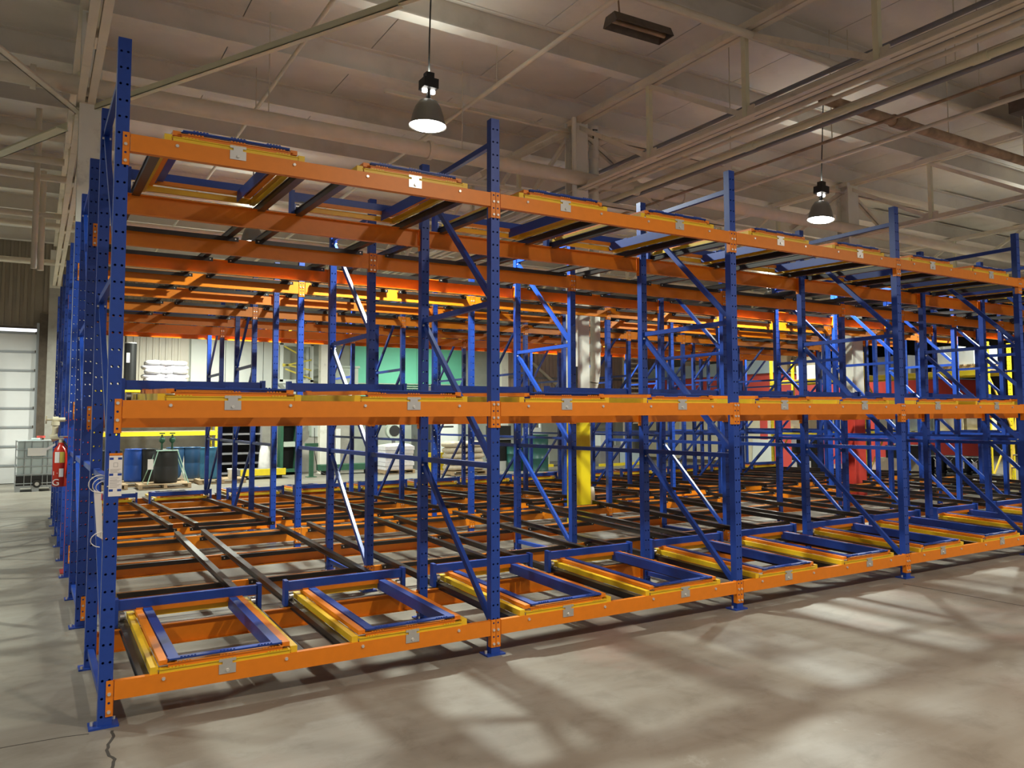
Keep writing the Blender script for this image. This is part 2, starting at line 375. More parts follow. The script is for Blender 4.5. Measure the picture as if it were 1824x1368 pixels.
# cross bracing at the column line, in the x direction
def brace(name, label, p0, p1, w, h, m='steelcream', cat='brace', group=None):
    p0, p1 = Vector(p0), Vector(p1); L = (p1-p0).length
    q = (p1-p0).to_track_quat('X', 'Z')
    o = one(name, label, cat, MB().box(0, L, -w/2, w/2, -h/2, -h/2+.012).box(0, L, -w/2, -w/2+.012, -h/2, h/2), m, loc=p0, group=group)
    o.rotation_euler = q.to_euler(); return o
brace('wind_brace', 'long pale yellow angle brace rising from the corner column, passing behind the first lamp', (.1, 6.2, 5.90), (2.42, 1.5, 5.90), .075, .075, 'steelpale')
brace('wind_brace', 'long pale yellow angle brace continuing to the roof beam over the aisle', (2.40, 1.54, 5.92), (6.6, -6.2, 5.92), .07, .06, 'steelpale')
brace('wind_brace', 'pinkish angle brace running from the corner column to the upper picture corner', (-.06, 6.35, 5.88), (-2.6, .9, 5.88), .09, .09, 'steelcream')
brace('wind_brace', 'pale yellow angle brace crossing the pipes beside the corner column', (-.25, 6.0, 5.55), (-2.6, 11.5, 5.55), .14, .12, 'steelpale')
for xc, nm in ((7.6, 'yellow based'), (15.1, 'red based')):
    for s in (-1, 1):
        side = 'dock door' if s < 0 else 'red office'
        brace('knee_brace', f'cream knee brace on the {nm} column, sloping down towards the {side}', (xc+s*.15, CY, 7.0), (xc+s*1.9, CY, 5.95), .09, .09)
        brace('sway_strut', f'cream horizontal strut from the {nm} column head towards the {side}', (xc+s*.15, CY, 7.02), (xc+s*3.6, CY, 7.02), .09, .09)
        brace('sway_strut', f'low cream strut from the {nm} column towards the {side}', (xc+s*.14, CY, 5.78), (xc+s*3.6, CY, 5.78), .08, .09)

# ------------------------------------------------------------------ pipes under the roof
def pipe(label, pts, r, m='pipe', n=12, collars=(), hang=()):
    t = thing('ceiling_pipe', label, 'pipe', pts[0]); o = Vector(pts[0])
    ob('tube', MB().tube([Vector(p)-o for p in pts], r, n).mesh('tube', m), t)
    for c in collars:
        a, b = Vector(c[0]), Vector(c[1]); ob('collar', MB().cyl(a-o, b-o, r*1.25, n=n).mesh('collar', m), t)
    for h in hang: ob('hanger_rod', MB().cyl(Vector(h)-o, Vector((h[0], h[1], ZC))-o, .008, n=5).mesh('hanger_rod', 'pipe'), t)
    return t
pipe('thick cream pipe crossing under the roof in front of the columns', [(-9, 5.96, 6.08), (26, 5.96, 6.08)], .12, n=16, collars=[((x, 5.96, 6.08), (x+.06, 5.96, 6.08)) for x in (-.6, 4.6, 9.8)], hang=[(2.2, 5.96, 6.1), (5.2, 5.96, 6.1)])
pipe('thin cream pipe along the roof truss above the yellow based column', [(7.9, -8, 5.97), (7.9, 22, 5.97)], .035)
pipe('slim cream conduit just past the truss bottom chord', [(8.14, -8, 5.99), (8.14, 22, 5.99)], .03)
pipe('pale yellow sprinkler main hung beyond the truss bottom chord', [(8.36, -8, 5.88), (8.36, 22, 5.88)], .045, 'steelpale', collars=[((8.36, y, 5.88), (8.36, y+.2, 5.88)) for y in (-1.0, 2.6, 6.9)], hang=[(8.36, -.6, 5.9), (8.36, 3.1, 5.9)])
pipe('grey conduit with shiny sections beside the sprinkler main', [(8.80, -8, 5.99), (8.80, 22, 5.99)], .032, 'pipedark')
pipe('slim cream conduit between the grey conduit and the second lamp', [(8.62, -8, 6.05), (8.62, 22, 6.05)], .028)
pipe('thin brown pipe line third beyond the truss, rod hung', [(9.37, -8, 5.97), (9.37, 20, 5.97)], .022, 'rust', hang=[(9.37, 2, 6), (9.37, -.3, 6)])
pipe('thin cream pipe line nearest the second lamp on the aisle side', [(10.07, -8, 5.97), (10.07, 20, 5.97)], .028)
pipe('rusty sprinkler branch with a clamp crossing the bundle of pipes', [(8.36, 1.33, 6.16), (16, 1.33, 6.16)], .075, 'rust', collars=[((9.9, 1.33, 6.16), (10.2, 1.33, 6.16))], hang=[(11.3, 1.33, 6.2), (13.5, 1.33, 6.2)])
pipe('cream pipe high over the aisle leading to the dark reflector', [(-6, 1.85, 7.05), (16, 1.85, 7.05)], .055, hang=[(2.4, 1.85, 7.1), (9.6, 1.85, 7.1)])
pipe('thin cream sprinkler line running deep over the first rack bay', [(2.45, -7, 6.95), (2.45, 22, 6.95)], .03, hang=[(2.45, 3.5, 7), (2.45, 8, 7)])
pipe('thin cream sprinkler line running deep past the first lamp', [(5.32, -7, 6.95), (5.32, 22, 6.95)], .035, hang=[(5.32, 1.1, 7), (5.32, 5, 7)])
pipe('thin cream sprinkler line running deep past the second lamp', [(12.6, -7, 6.95), (12.6, 22, 6.95)], .035)
pipe('cream pipe at the back, level with the corner column head', [(-9, 9.6, 6.45), (-.15, 9.6, 6.45)], .08, collars=[((-1.0, 9.6, 6.45), (-.8, 9.6, 6.45))])
pipe('slim cream pipe just below another, ending at the corner column', [(-9, 9.6, 6.05), (-.15, 9.6, 6.05)], .06)
pipe('vertical cream drain pipe standing beyond the corner column', [(-.52, 11, 4.5), (-.52, 11, 7.655)], .045, collars=[((-.52, 11, 6.5), (-.52, 11, 6.75))])
pipe('slim vertical cream pipe close to the grey concrete column', [(-.42, 15, 5.1), (-.42, 15, 7.4)], .06)
for i, (y, z) in enumerate(((12.5, 6.5), (15.0, 6.3), (17.5, 6.6), (20.5, 6.2), (22.5, 6.5))):
    pipe(f'{ORD[i]} far cream pipe crossing behind the corner column, counted from the rack', [(-9, y, z), (24, y, z)], .07)
dp = thing('drain_pipe', 'fat white drain pipe fixed beside the yellow based column', 'pipe', (8.0, 6.28, 0))
ob('tube', MB().cyl((0, 0, 2.7), (0, 0, 7.2), .095, n=16).mesh('tube', 'colwhite'), dp)
ob('elbow', MB().tube([(0, 0, 2.75), (-.03, .03, 2.5), (-.04, .12, 2.3), (-.06, .2, 2.1)], .1, 14).mesh('elbow', 'colwhite'), dp)
ob('lower_tube', MB().cyl((-.06, .2, .02), (-.06, .2, 2.15), .06, n=12).lathe([(.05, .02), (.075, .12), (.055, .3), (.07, .5), (.05, .62)], (-.08, .05, 0), 10).mesh('lower_tube', 'pipe'), dp)
for z in (3.05, 3.9, 5.6, 6.6): ob('coupling', MB().cyl((0, 0, z), (0, 0, z+.14), .11, n=16).mesh('coupling', 'colwhite'), dp)
ob('pipe_mark', text_mesh('pipe_mark', 'F', .26, .002, 'inkblack'), dp, (-.04, -.1, 6.95), (PI/2, 0, -.35))
cd_ = thing('column_conduit', 'slim white conduit ending halfway down the yellow based column', 'pipe', (7.43, 6.06, 0))
ob('tube', MB().cyl((0, 0, 2.75), (0, 0, 7.2), .045, n=10).mesh('tube', 'colwhite'), cd_); ob('open_end', MB().cyl((0, 0, 2.3), (0, 0, 2.75), .03, n=8).mesh('open_end', 'dark'), cd_)
for i, (x, z, rr) in enumerate(((8.36, 6.5, .035), (8.62, 6.55, .03), (8.86, 6.5, .03), (9.1, 6.6, .045))):
    pipe(f'{ORD[i]} dark grey conduit of the high bundle behind the truss with the yellow based column', [(x, -8, z), (x, 22, z)], rr, 'pipedark', n=8)
# duct and dark opening at the far side
du = thing('roof_duct', 'dark brown roof opening with a trunk, beyond the second lamp over the aisle', 'duct', (13.2, .9, 0))
ob('trunk', MB().box(0, 2.6, -.5, .5, 6.95, 7.2).mesh('trunk', 'doorframe'), du); ob('flange', MB().box(-.1, 2.7, -.6, .6, 7.2, 7.255).mesh('flange', 'rust'), du)
# unlit reflector
rf = thing('tube_reflector', 'dark unlit trough reflector hanging from a chain under the roof', 'reflector', (5.98, 2.3, 6.86), (0, 0, -.03))
prof = [(-.16, .0), (-.10, .12), (.10, .12), (.16, .0)]
mb = MB()
for (y0, z0), (y1, z1) in zip(prof[:-1], prof[1:]): mb.hexa([(-.45, y0, z0), (.45, y0, z0), (.45, y1, z1), (-.45, y1, z1), (-.45, y0, z0+.01), (.45, y0, z0+.01), (.45, y1, z1+.01), (-.45, y1, z1+.01)])
for sx in (-.45, .45): mb.hexa([(sx-.005, -.16, 0), (sx+.005, -.16, 0), (sx+.005, .16, 0), (sx-.005, .16, 0), (sx-.005, -.1, .12), (sx+.005, -.1, .12), (sx+.005, .1, .12), (sx-.005, .1, .12)])
ob('trough', mb.mesh('trough', 'doorframe'), rf); ob('tube', MB().cyl((-.42, 0, .05), (.42, 0, .05), .03, n=8).mesh('tube', 'rust'), rf)
ob('chain', MB().cyl((-.3, 0, .12), (-.36, 0, .79), .012, n=5).mesh('chain', 'rust'), rf)

# ------------------------------------------------------------------ lamps
shade_prof = [(.055, .36), (.12, .33), (.17, .25), (.205, .14), (.225, .04), (.25, 0), (.245, 0), (.22, .04), (.2, .14), (.165, .245), (.115, .32), (.05, .35)]
me_shade = MB().lathe(shade_prof, n=28).mesh('shade', 'shade')
me_lens = MB().lathe([(.235, .012), (.2, -.012), (.12, -.03), (.001, -.036)], n=28).mesh('lens', 'glow')
me_house = MB().box(-.1, .1, -.1, .1, .50, .63).box(-.055, .055, -.055, .055, .63, .72).mesh('ballast_housing', 'lampcap')
me_neck = MB().cyl((0, 0, .35), (0, 0, .50), .028, n=10).mesh('neck', 'lampcap')
me_up = MB().cyl((-.055, 0, .455), (-.055, 0, .495), .035, n=10).cyl((.055, 0, .455), (.055, 0, .495), .035, n=10).mesh('upper_lamp', 'glowsmall')
LL = ['round hanging lamp over the first rack bay, brightest of those in view', 'round hanging lamp hanging past the fourth rack bay', 'small far hanging lamp seen through the top rack level',
      'far hanging lamp glimpsed beside the yellow based column'] + [f'hanging lamp {w}' for w in ('over the aisle before the rack', 'over the aisle before the fourth bay', 'beyond the red based column', 'beyond the corner column, over the side aisle', 'over the aisle by the yellow ladder', 'over the side aisle before the rack', 'near the stacked sacks', 'near the mint wall', 'near the red office', 'added past the step ladder to light the red office', 'added above the red office front to brighten it', 'added near the dock door to brighten door and wall')]
for i, (x, y, z, tl, watt, tint) in enumerate(LAMPS):
    t = thing('hanging_lamp', LL[i], 'lamp', (x, y, z), (0, tl, 0), 'hanging hall lamps')
    ob('shade', me_shade, t); ob('lens', me_lens, t); ob('ballast_housing', me_house, t); ob('neck', me_neck, t); ob('upper_lamp', me_up, t)
    dx = -math.tan(tl)*(ZC-z)
    ob('cord', MB().tube([(0, 0, .72), (-.005, 0, 1.2), (.002, 0, ZC-z)], .011, 6).mesh('cord', 'lampcap'), t)
    L = bpy.data.lights.new('lamp_light', 'AREA'); L.shape = 'DISK'; L.size = .32; L.energy = watt; L.color = tint; L.spread = 2.75
    ob('lamp_light', L, t, (0, 0, -.045))
    L = bpy.data.lights.new('lamp_uplight', 'AREA'); L.shape = 'DISK'; L.size = .16; L.energy = LAMP_UP; L.color = COOL
    ob('lamp_uplight', L, t, (0, 0, .735), (PI, 0, 0))

# ------------------------------------------------------------------ upright frames
def post_mesh():
    mb = MB(); pitch = .1065; n = int((POSTH-.02)/pitch); w = PW; t = .019
    for i in range(n):
        z0 = .012+i*pitch; z1 = z0+pitch if i < n-1 else POSTH
        for y, fl in ((-w, False), (w, True)):
            mb.holed(-w, 0, z0, z1, y, -t, z0+pitch/2, .0078, fl); mb.holed(0, w, z0, z1, y, t, z0+pitch/2, .0078, fl)
    for x in (-w, w):
        b = len(mb.v); mb.v += [(x, -w, .012), (x, w, .012), (x, w, POSTH), (x, -w, POSTH)]; mb.face((b, b+1, b+2, b+3) if x > 0 else (b, b+3, b+2, b+1))
    return mb.mesh('post', 'blue')
me_post = post_mesh()
me_base = MB().box(-.085, .075, -.065, .075, 0, .012).cyl((-.065, .0, .012), (-.065, .0, .034), .011, n=8, m=1).cyl((.055, .06, .012), (.055, .06, .03), .010, n=8, m=1).mesh('base_plate', 'blue', 'bolt')
ST_Z = [.13, 1.475, 2.79, 4.11]
def strut_mesh(): return MB().box(-.02, .02, .04, D-.04, -.0225, .0225).mesh('strut', 'blue')
me_strut = strut_mesh()
me_diag = []
for i in range(3):
    zf = ST_Z[i]+(.12 if i == 0 else .05); zr = ST_Z[i+1]-.05
    me_diag.append(MB().bar((0, .04, zf), (0, D-.04, zr), .034, .05).cyl((-.03, .06, zf), (.03, .06, zf), .010, n=6, m=1).cyl((-.03, D-.06, zr), (.03, D-.06, zr), .010, n=6, m=1).mesh('diagonal_brace', 'blue', 'bolt'))
def line_name(k): return f'{ORD[k]} line from the labelled post'
def frame(k, d, flip, label):
    t = thing('rack_upright', label, 'rack upright', (XL(k, d), YS[d], 0), (0, 0, (PI if flip else 0)+(0 if k else .0045)), 'blue braced upright frames')
    for yy in (0, D):
        ob('post', me_post, t, (0, yy, 0)); ob('base_plate', me_base, t, (0, yy, 0), (0, 0, 0 if yy == 0 else PI))
    for z in ST_Z: ob('strut', me_strut, t, (0, 0, z))
    for m in me_diag: ob('diagonal_brace', m, t)
    return t
FD = ['frontmost', 'second in depth', 'second from the back', 'backmost']
frames = {}
for k in range(10):
    frames[k, 0] = frame(k, 0, 0, f'blue braced upright, {FD[0]}, {line_name(k)}')
    frame(k, 2, 0, f'blue braced upright, {FD[1]}, {line_name(k)}')
    frame(k, 7, 1, f'blue braced upright, {FD[2]}, {line_name(k)}')
    frame(k, 9, 1, f'blue braced upright, {FD[3]}, {line_name(k)}')
    for d, w in ((4, 'nearer'), (5, 'farther')):
        t = thing('middle_upright', f'single blue post, {w} of the middle two, {line_name(k)}', 'rack upright', (XL(k, d), YS[d], 0), (0, 0, 0), 'single middle posts')
        ob('post', me_post, t); ob('base_plate', me_base, t)
    for q, (a, b) in enumerate(((1, 2), (3, 4), (5, 6), (7, 8))):
        L = YS[b]-YS[a]
        tag(ob('row_spacer', MB().box(-.02, .02, .04, L-.04, -.0225, .0225).mesh('row_spacer', 'blue'), None, (XL(k, a), YS[a], 1.475)), f'blue row spacer, {ORD[q]} in depth, {line_name(k)}', 'row spacer', 'row spacers between frames')

# ------------------------------------------------------------------ beams
PH = .213
def plate_mesh(s, bolts=(1, 3), joined=True, bm='bolt'):
    # end plate right (s=1) or left (s=-1) of the post centre; face at y=0, z from 0 down to -PH
    mb = MB(); x0, x1 = (.002, .043) if s > 0 else (-.043, -.002); cx = .019*s
    for i in range(4):
        z1 = -i*PH/4; z0 = z1-PH/4; cz = (z0+z1)/2
        if i in bolts:
            b = len(mb.v); mb.v += [(x0, 0, z0), (x1, 0, z0), (x1, 0, z1), (x0, 0, z1)]; mb.face((b, b+1, b+2, b+3))
            if joined: mb.cyl((cx, .003, cz), (cx, -.009, cz), .0115, .0095, n=8, m=1)
        else: mb.holed(x0, x1, z0, z1, 0, cx, cz, .0075)
    e = x1 if s > 0 else x0
    for xa, xb, y0, y1 in ((x0, x1, 0, .006),):
        b = len(mb.v)
        mb.v += [(xa, y0, -PH), (xb, y0, -PH), (xb, y0, 0), (xa, y0, 0), (xa, y1, -PH), (xb, y1, -PH), (xb, y1, 0), (xa, y1, 0)]
        for q in ((0, 4, 5, 1), (1, 5, 6, 2), (2, 6, 7, 3), (3, 7, 4, 0)): mb.face([b+i for i in q])
    mb.box(min(e, e-s*.004), max(e, e-s*.004), .0, .05, -PH, 0)
    return mb.mesh('end_plate', 'orange', bm)
me_pl = {(s, v, b): plate_mesh(s, v, b) for s in (1, -1) for v in ((1, 3), (0, 2)) for b in (True, False)}
me_pbolt = MB().cyl((0, 0, 0), (0, -.010, 0), .0115, .0095, n=10).mesh('bolt', 'bolt')
def channel_mesh(w, h):
    L = w-.092; x = L/2
    return MB().box(-x, x, 0, .006, -h, 0).box(-x, x, .006, .046, -.007, 0).box(-x, x, .006, .046, -h, -h+.007).mesh('channel', 'orange')
me_ch = {}
def ch_mesh(w, h):
    if (w, h) not in me_ch: me_ch[w, h] = channel_mesh(w, h)
    return me_ch[w, h]
def clip_mesh():
    poly = [(-.052, 0), (.052, 0), (.052, .062), (.030, .062), (.030, .078), (.052, .078), (.052, .096), (-.052, .096), (-.052, .078), (-.030, .078), (-.030, .062), (-.052, .062)]
    return MB().plate(poly, -.005, 0).mesh('stop_plate', 'zinc')
me_clip = clip_mesh()
me_bbolt = MB().cyl((0, 0, 0), (0, -.010, 0), .0125, .010, n=10).mesh('bolt', 'bolt')
for d in range(10):
    front = d in (0, 2, 4, 6, 8)          # end plates on the face turned to the front
    outer = d in (0, 9)
    h = .113 if outer else .165
    for li in range(3):
        zt = LV[li]+OFF[d]
        for k in range(9):
            w = round(XL(k+1, d)-XL(k, d), 3); xc = (XL(k, d)+XL(k+1, d))/2
            t = thing('rack_beam', f'orange beam, {LNAME[li]} level, {ORD[d]} post row from the front, {ORD[k]} bay from the labelled post',
                      'rack beam', (xc, YS[d], zt), (0, 0, 0 if front else PI), 'orange rack beams')
            yf = -PW-.0065
            v = (0, 2) if li == 1 else (1, 3)
            ob('channel', ch_mesh(w, h), t, (0, yf, -.008))
            for s in (1, -1):
                ep = ob('end_plate', me_pl[s, v, d > 0], t, (-s*w/2, yf, 0))
                if d == 0:
                    for i in v: ob('bolt', me_pbolt, ep, (.019*s, 0, -(i+.5)*PH/4))
            if d == 0:
                for lx in LANES:
                    if XS[k] < lx < XS[k+1]:
                        for s in (-1, 1): ob('bolt', me_bbolt, t, (lx+s*.375-xc, yf, -.04))
                        ob('bolt', me_pbolt, ob('stop_plate', me_clip, t, (lx-xc, yf, -.07)), (0, -.005, .022))

# ------------------------------------------------------------------ lane rails
def zf(y): return .262+.027*y
def zr(y): return .325+.020*(YB-y)
def rail_assembly(lane, li, rear):
    lx = LANES[lane]; dz = LV[li]-LV[0]
    half = 'back half' if rear else 'front half'
    t = thing('lane_rails', f'pair of black lane rails, {LNAME[li]} level, {half}, {ORD[lane]} lane from the labelled post', 'lane rails', (lx, 0, dz), (0, 0, 0), 'black lane rails')
    key = 'r' if rear else 'f'
    for s in (-1, 1):
        if (key, s) not in RM:
            a, b, fz = (6.5, YB-.005, zr) if rear else (.005, 6.0, zf)
            mb = MB(); za, zb = fz(a), fz(b)
            def sl(x0, x1, lo, hi): mb.hexa([(x0, a, za+lo), (x1, a, za+lo), (x1, b, zb+lo), (x0, b, zb+lo), (x0, a, za+hi), (x1, a, za+hi), (x1, b, zb+hi), (x0, b, zb+hi)])
            sl(s*.48-.030, s*.48+.030, -.008, 0); sl(s*.48-.022, s*.48+.022, -.052, -.008); sl(s*.48-.030, s*.48+.030, -.06, -.052)
            RM[key, s] = mb.mesh('rail', 'black')
        ob('rail', RM[key, s], t)
    for d in ((5, 6, 7, 8) if rear else (1, 2, 3, 4)):
        y = YS[d]+(.12 if d == 1 else -.085 if d < 8 else .12); z = (zr if rear else zf)(y)-.062
        ob('cross_tie', ME_TIE, t, (0, y, z))
    y = 6.55 if rear else 5.95
    ob('cross_tie', ME_TIE, t, (0, y, (zr if rear else zf)(y)-.062))
RM = {}
ME_TIE = MB().box(-.56, .56, -.02, -.014, -.045, 0).box(-.56, .56, -.014, .025, -.006, 0).cyl((.53, -.02, -.022), (.53, -.027, -.022), .008, n=6, m=1).cyl((-.53, -.02, -.022), (-.53, -.027, -.022), .008, n=6, m=1).mesh('cross_tie', 'black', 'bolt')
for lane in range(len(LANES)):
    for li in range(3):
        for rear in (0, 1): rail_assembly(lane, li, rear)

# ------------------------------------------------------------------ push back carts
def lip(mb, hw, y0, y1, z0, z1, cut):      # front flange with clipped corners and three toothed grips
    mb.slab([(-hw+cut, y0), (hw-cut, y0), (hw, y1), (-hw, y1)], z0, z1)
    for cx in (-.66*hw, 0, .66*hw):
        mb.box(cx-.05, cx+.05, y0-.002, y0+.02, z1, z1+.001)
        for i in range(5): mb.box(cx-.046+i*.02, cx-.034+i*.02, y0-.001, y0+.005, z1+.001, z1+.007)
    return mb
YEL = dict(
    side_rail=[MB().box(-.45, -.405, -.03, 1.58, .004, .05).mesh('side_rail', 'yellow'), MB().box(.405, .45, -.03, 1.58, .004, .05).mesh('side_rail', 'yellow')],
    front_bar=[lip(MB().box(-.40, .40, -.040, -.034, .006, .032), .45, -.047, .01, .030, .036, .055).mesh('front_bar', 'yellow')],
    rear_bar=[MB().box(-.404, .404, 1.52, 1.56, .006, .048).mesh('rear_bar', 'yellow')])
ORA = dict(
    side_rail=[MB().box(-.40, -.352, -.02, 1.54, .052, .082).mesh('side_rail', 'orange'), MB().box(.352, .40, -.02, 1.54, .052, .082).mesh('side_rail', 'orange')],
    front_bar=[lip(MB().box(-.35, .35, -.035, -.027, .036, .058), .40, -.042, .012, .058, .063, .045).mesh('front_bar', 'orange')],
    rear_bar=[MB().box(-.392, .392, 1.47, 1.51, .058, .09).mesh('rear_bar', 'orange')])
BLU = dict(
    side_rail=[MB().box(-.345, -.285, .01, 1.495, .082, .09).box(-.345, -.337, .02, 1.495, .064, .082).mesh('side_rail', 'blue'), MB().box(.285, .345, .01, 1.495, .082, .09).box(.285, .293, .02, 1.495, .002, .082).mesh('side_rail', 'blue')],
    front_bar=[lip(MB().box(-.345, .345, -.03, .0, .076, .084), .355, -.038, .012, .082, .09, .012).mesh('front_bar', 'blue')],
    back_bar=[MB().box(-.514, .514, 1.495, 1.54, .082, .158).mesh('back_bar', 'blue')],
    end_plate=[MB().box(-.546, -.514, 1.475, 1.555, -.045, .172).mesh('end_plate', 'blue'), MB().box(.514, .546, 1.475, 1.555, -.045, .172).mesh('end_plate', 'blue')])
ME_WH = MB().cyl((-.016, 0, 0), (.016, 0, 0), .03, n=12).mesh('wheel', 'wheel')
CN = {'blue': ('blue_cart', 'blue nested pallet cart with raised back bar', BLU, [(-.484, 1.515, .031), (.484, 1.515, .031)]),
      'orange': ('orange_cart', 'orange nested pallet cart between blue and yellow carts', ORA, []),
      'yellow': ('yellow_cart', 'yellow outermost pallet cart', YEL, [])}
for lane, lx in enumerate(LANES):
    for li in range(3):
        for rear in (0, 1):
            for c in ('yellow', 'orange', 'blue'):
                nm, lb, parts, wh = CN[c]
                side = 'back face' if rear else 'front face'
                loc = (lx, YB, .325+LV[li]-LV[0]) if rear else (lx, 0, .262+LV[li]-LV[0])
                t = thing(nm, f'{c} pallet cart, {LNAME[li]} level, {side}, {ORD[lane]} lane from the labelled post', 'pallet cart', loc, (math.atan(.020 if rear else .027), 0, PI if rear else 0), f'{c} nested carts')
                for pn, ms in parts.items():
                    for me in ms: ob(pn, me, t)
                for p in wh: ob('wheel', ME_WH, t, p)

# ------------------------------------------------------------------ labels and paperwork on the corner post
st = thing('load_label', 'white load warning label with orange header on the corner post', 'label', (.002, -PW-.001, 1.39))
ob('sheet', MB().plate([(-.036, 0), (.036, 0), (.036, .25), (-.036, .25)], -.0012, 0).mesh('sheet', 'white'), st)
ob('header', MB().box(-.036, .036, -.0016, 0, .251, .266).mesh('header', 'orange'), st)
mb = MB()
for z in (.225, .127, .03):
    for x in (-.034, .034): mb.box(min(x, x*.35), max(x, x*.35), -.0018, -.0012, z, z+.014)
ob('slot', mb.mesh('slot', 'blue'), st)
mb = MB().box(-.012, .012, -.0018, -.0012, .205, .207).box(-.012, .012, -.0018, -.0012, .18, .182).box(-.012, -.010, -.0018, -.0012, .18, .207).box(.010, .012, -.0018, -.0012, .18, .207)
for i, z in enumerate((.165, .158, .152, .146, .112, .100, .094, .086, .078, .070, .062, .054)): mb.box(-.03, .03-.01*(i % 3), -.0018, -.0012, z, z+.0022)
ob('print', mb.mesh('print', 'ink'), st)
dc = thing('document_pouch', 'white document roll tied to the corner post with white cable ties', 'documents', (-.08, -.01, 1.10))
ob('sheet_roll', MB().hexa([(-.005, 0, .05), (.025, -.02, .03), (.025, .02, .03), (-.005, .03, .05), (-.028, 0, .33), (.012, -.02, .31), (.012, .02, .31), (-.028, .03, .33)]).mesh('sheet_roll', 'white'), dc)
ob('red_mark', MB().box(.010, .016, -.02, -.0, .27, .31).mesh('red_mark', 'redbox'), dc)
for i, (cx, cz, r) in enumerate(((.0, .37, .06), (.012, .36, .05), (.02, .35, .04), (.01, .03, .05))):
    pts = [(cx+r*math.cos(a), -.02+.02*math.sin(2*a), cz+r*.9*math.sin(a)) for a in [PI*.15+j*PI*1.35/12 for j in range(13)]]
    ob('cable_tie', MB().tube(pts, .0028, 5).mesh('cable_tie', 'white'), dc)
# ------------------------------------------------------------------ fire equipment on the corner column
hv = thing('hose_valve', 'cream painted fire hose valve with hand wheel on the corner column', 'valve', (-.11, 6.02, 1.88))
ob('inlet', MB().cyl((0, 0, 0), (-.07, 0, 0), .028, n=10).cyl((-.07, 0, 0), (-.13, 0, 0), .04, n=10).mesh('inlet', 'brass'), hv)
ob('outlet', MB().tube([(-.10, 0, 0), (-.10, 0, -.16), (-.11, 0, -.2)], .034, 10).cyl((-.10, 0, -.02), (-.10, 0, -.07), .045, n=10).mesh('outlet', 'brass'), hv)
ob('hose_cap', MB().cyl((-.07, 0, -.2), (-.145, 0, -.23), .045, n=12).mesh('hose_cap', 'brass'), hv)
ob('stem', MB().cyl((-.13, 0, 0), (-.19, 0, 0), .012, n=8).mesh('stem', 'brass'), hv)
ob('hand_wheel', MB().cyl((-.19, 0, 0), (-.205, 0, 0), .05, n=14).mesh('hand_wheel', 'brass'), hv)
fe = thing('fire_extinguisher', 'red fire extinguisher with yellow labels hung on the corner column', 'extinguisher', (-.145, 5.98, 1.07), (0, 0, 0))
ob('cylinder', MB().lathe([(.06, 0), (.082, .012), (.083, .40), (.07, .46), (.035, .50), (.03, .53)], n=20).mesh('cylinder', 'exred'), fe)
ob('valve_head', MB().cyl((0, 0, .53), (0, 0, .57), .026, n=10).box(-.09, .03, -.012, .012, .575, .59).box(-.02, .09, -.010, .010, .60, .61).mesh('valve_head', 'brass'), fe)
ob('hang_bracket', MB().box(.02, .09, -.012, .012, .585, .60).mesh('hang_bracket', 'colred'), fe)
ob('hose', MB().tube([(.02, -.03, .55), (.07, -.05, .48), (.085, -.045, .3), (.07, -.06, .12)], .012, 6).mesh('hose', 'drumblack'), fe)
mb = MB()
for a0, a1, z0, z1, m in ((-2.4, -1.75, .29, .42, 0), (-1.7, -1.1, .29, .42, 1), (-1.75, -1.2, .12, .22, 0)):
    n = 6
    for i in range(n):
        u, w = a0+(a1-a0)*i/n, a0+(a1-a0)*(i+1)/n; b = len(mb.v); r = .0845
        mb.v += [(r*math.cos(u), r*math.sin(u), z0), (r*math.cos(w), r*math.sin(w), z0), (r*math.cos(w), r*math.sin(w), z1), (r*math.cos(u), r*math.sin(u), z1)]; mb.face((b, b+1, b+2, b+3), m)
b = len(mb.v); r = .0848
mb.v += [(r*math.cos(a), r*math.sin(a), z) for a, z in ((-2.6, .19), (-2.6, .14), (-1.9, .165))]; mb.face((b, b+1, b+2), 0)
ob('label_sheet', mb.mesh('label_sheet', 'white', 'exyel'), fe)
ob('letter_mark', text_mesh('letter_mark', 'G', .11, .001, 'white'), fe, (-.045, -.088, .02), (PI/2, 0, -.25))
ob('tag_paper', MB().hexa([(-.22, -.05, .42), (-.21, -.05, .40), (-.06, -.04, .50), (-.06, -.04, .53), (-.22, -.048, .42), (-.21, -.048, .40), (-.06, -.038, .50), (-.06, -.038, .53)]).mesh('tag_paper', 'white'), fe)

# ------------------------------------------------------------------ far end: drums, pallets, sacks, tote
# drums
def drum(label, x, y, m, z=.14, r=.29, h=.93, plastic=True, name='drum'):
    t = thing(name, label, 'drum', (x, y, z))
    if plastic: pr = [(r*.90, 0), (r*.97, .04), (r, .12), (r, h*.48), (r*.985, h*.5), (r, h*.52), (r*.99, h-.1), (r*.93, h-.03), (r*.95, h-.02), (r*.95, h), (r*.86, h), (r*.84, h-.03)]
    else: pr = [(r, 0), (r*1.03, .012), (r, .03), (r, h*.33), (r*1.04, h*.345), (r, h*.36), (r, h*.66), (r*1.04, h*.675), (r, h*.69), (r, h-.03), (r*1.03, h-.015), (r*1.03, h), (r*.95, h), (r*.95, h-.02)]
    ob('body', MB().lathe(pr, n=24).mesh('body', m), t)
    ob('bung', MB().cyl((r*.5, .1, h-.03), (r*.5, .1, h+.005), .035, n=8).cyl((-r*.5, -.1, h-.03), (-r*.5, -.1, h+.005), .03, n=8).mesh('bung', m), t)
    return t
ME_BOARD = {}
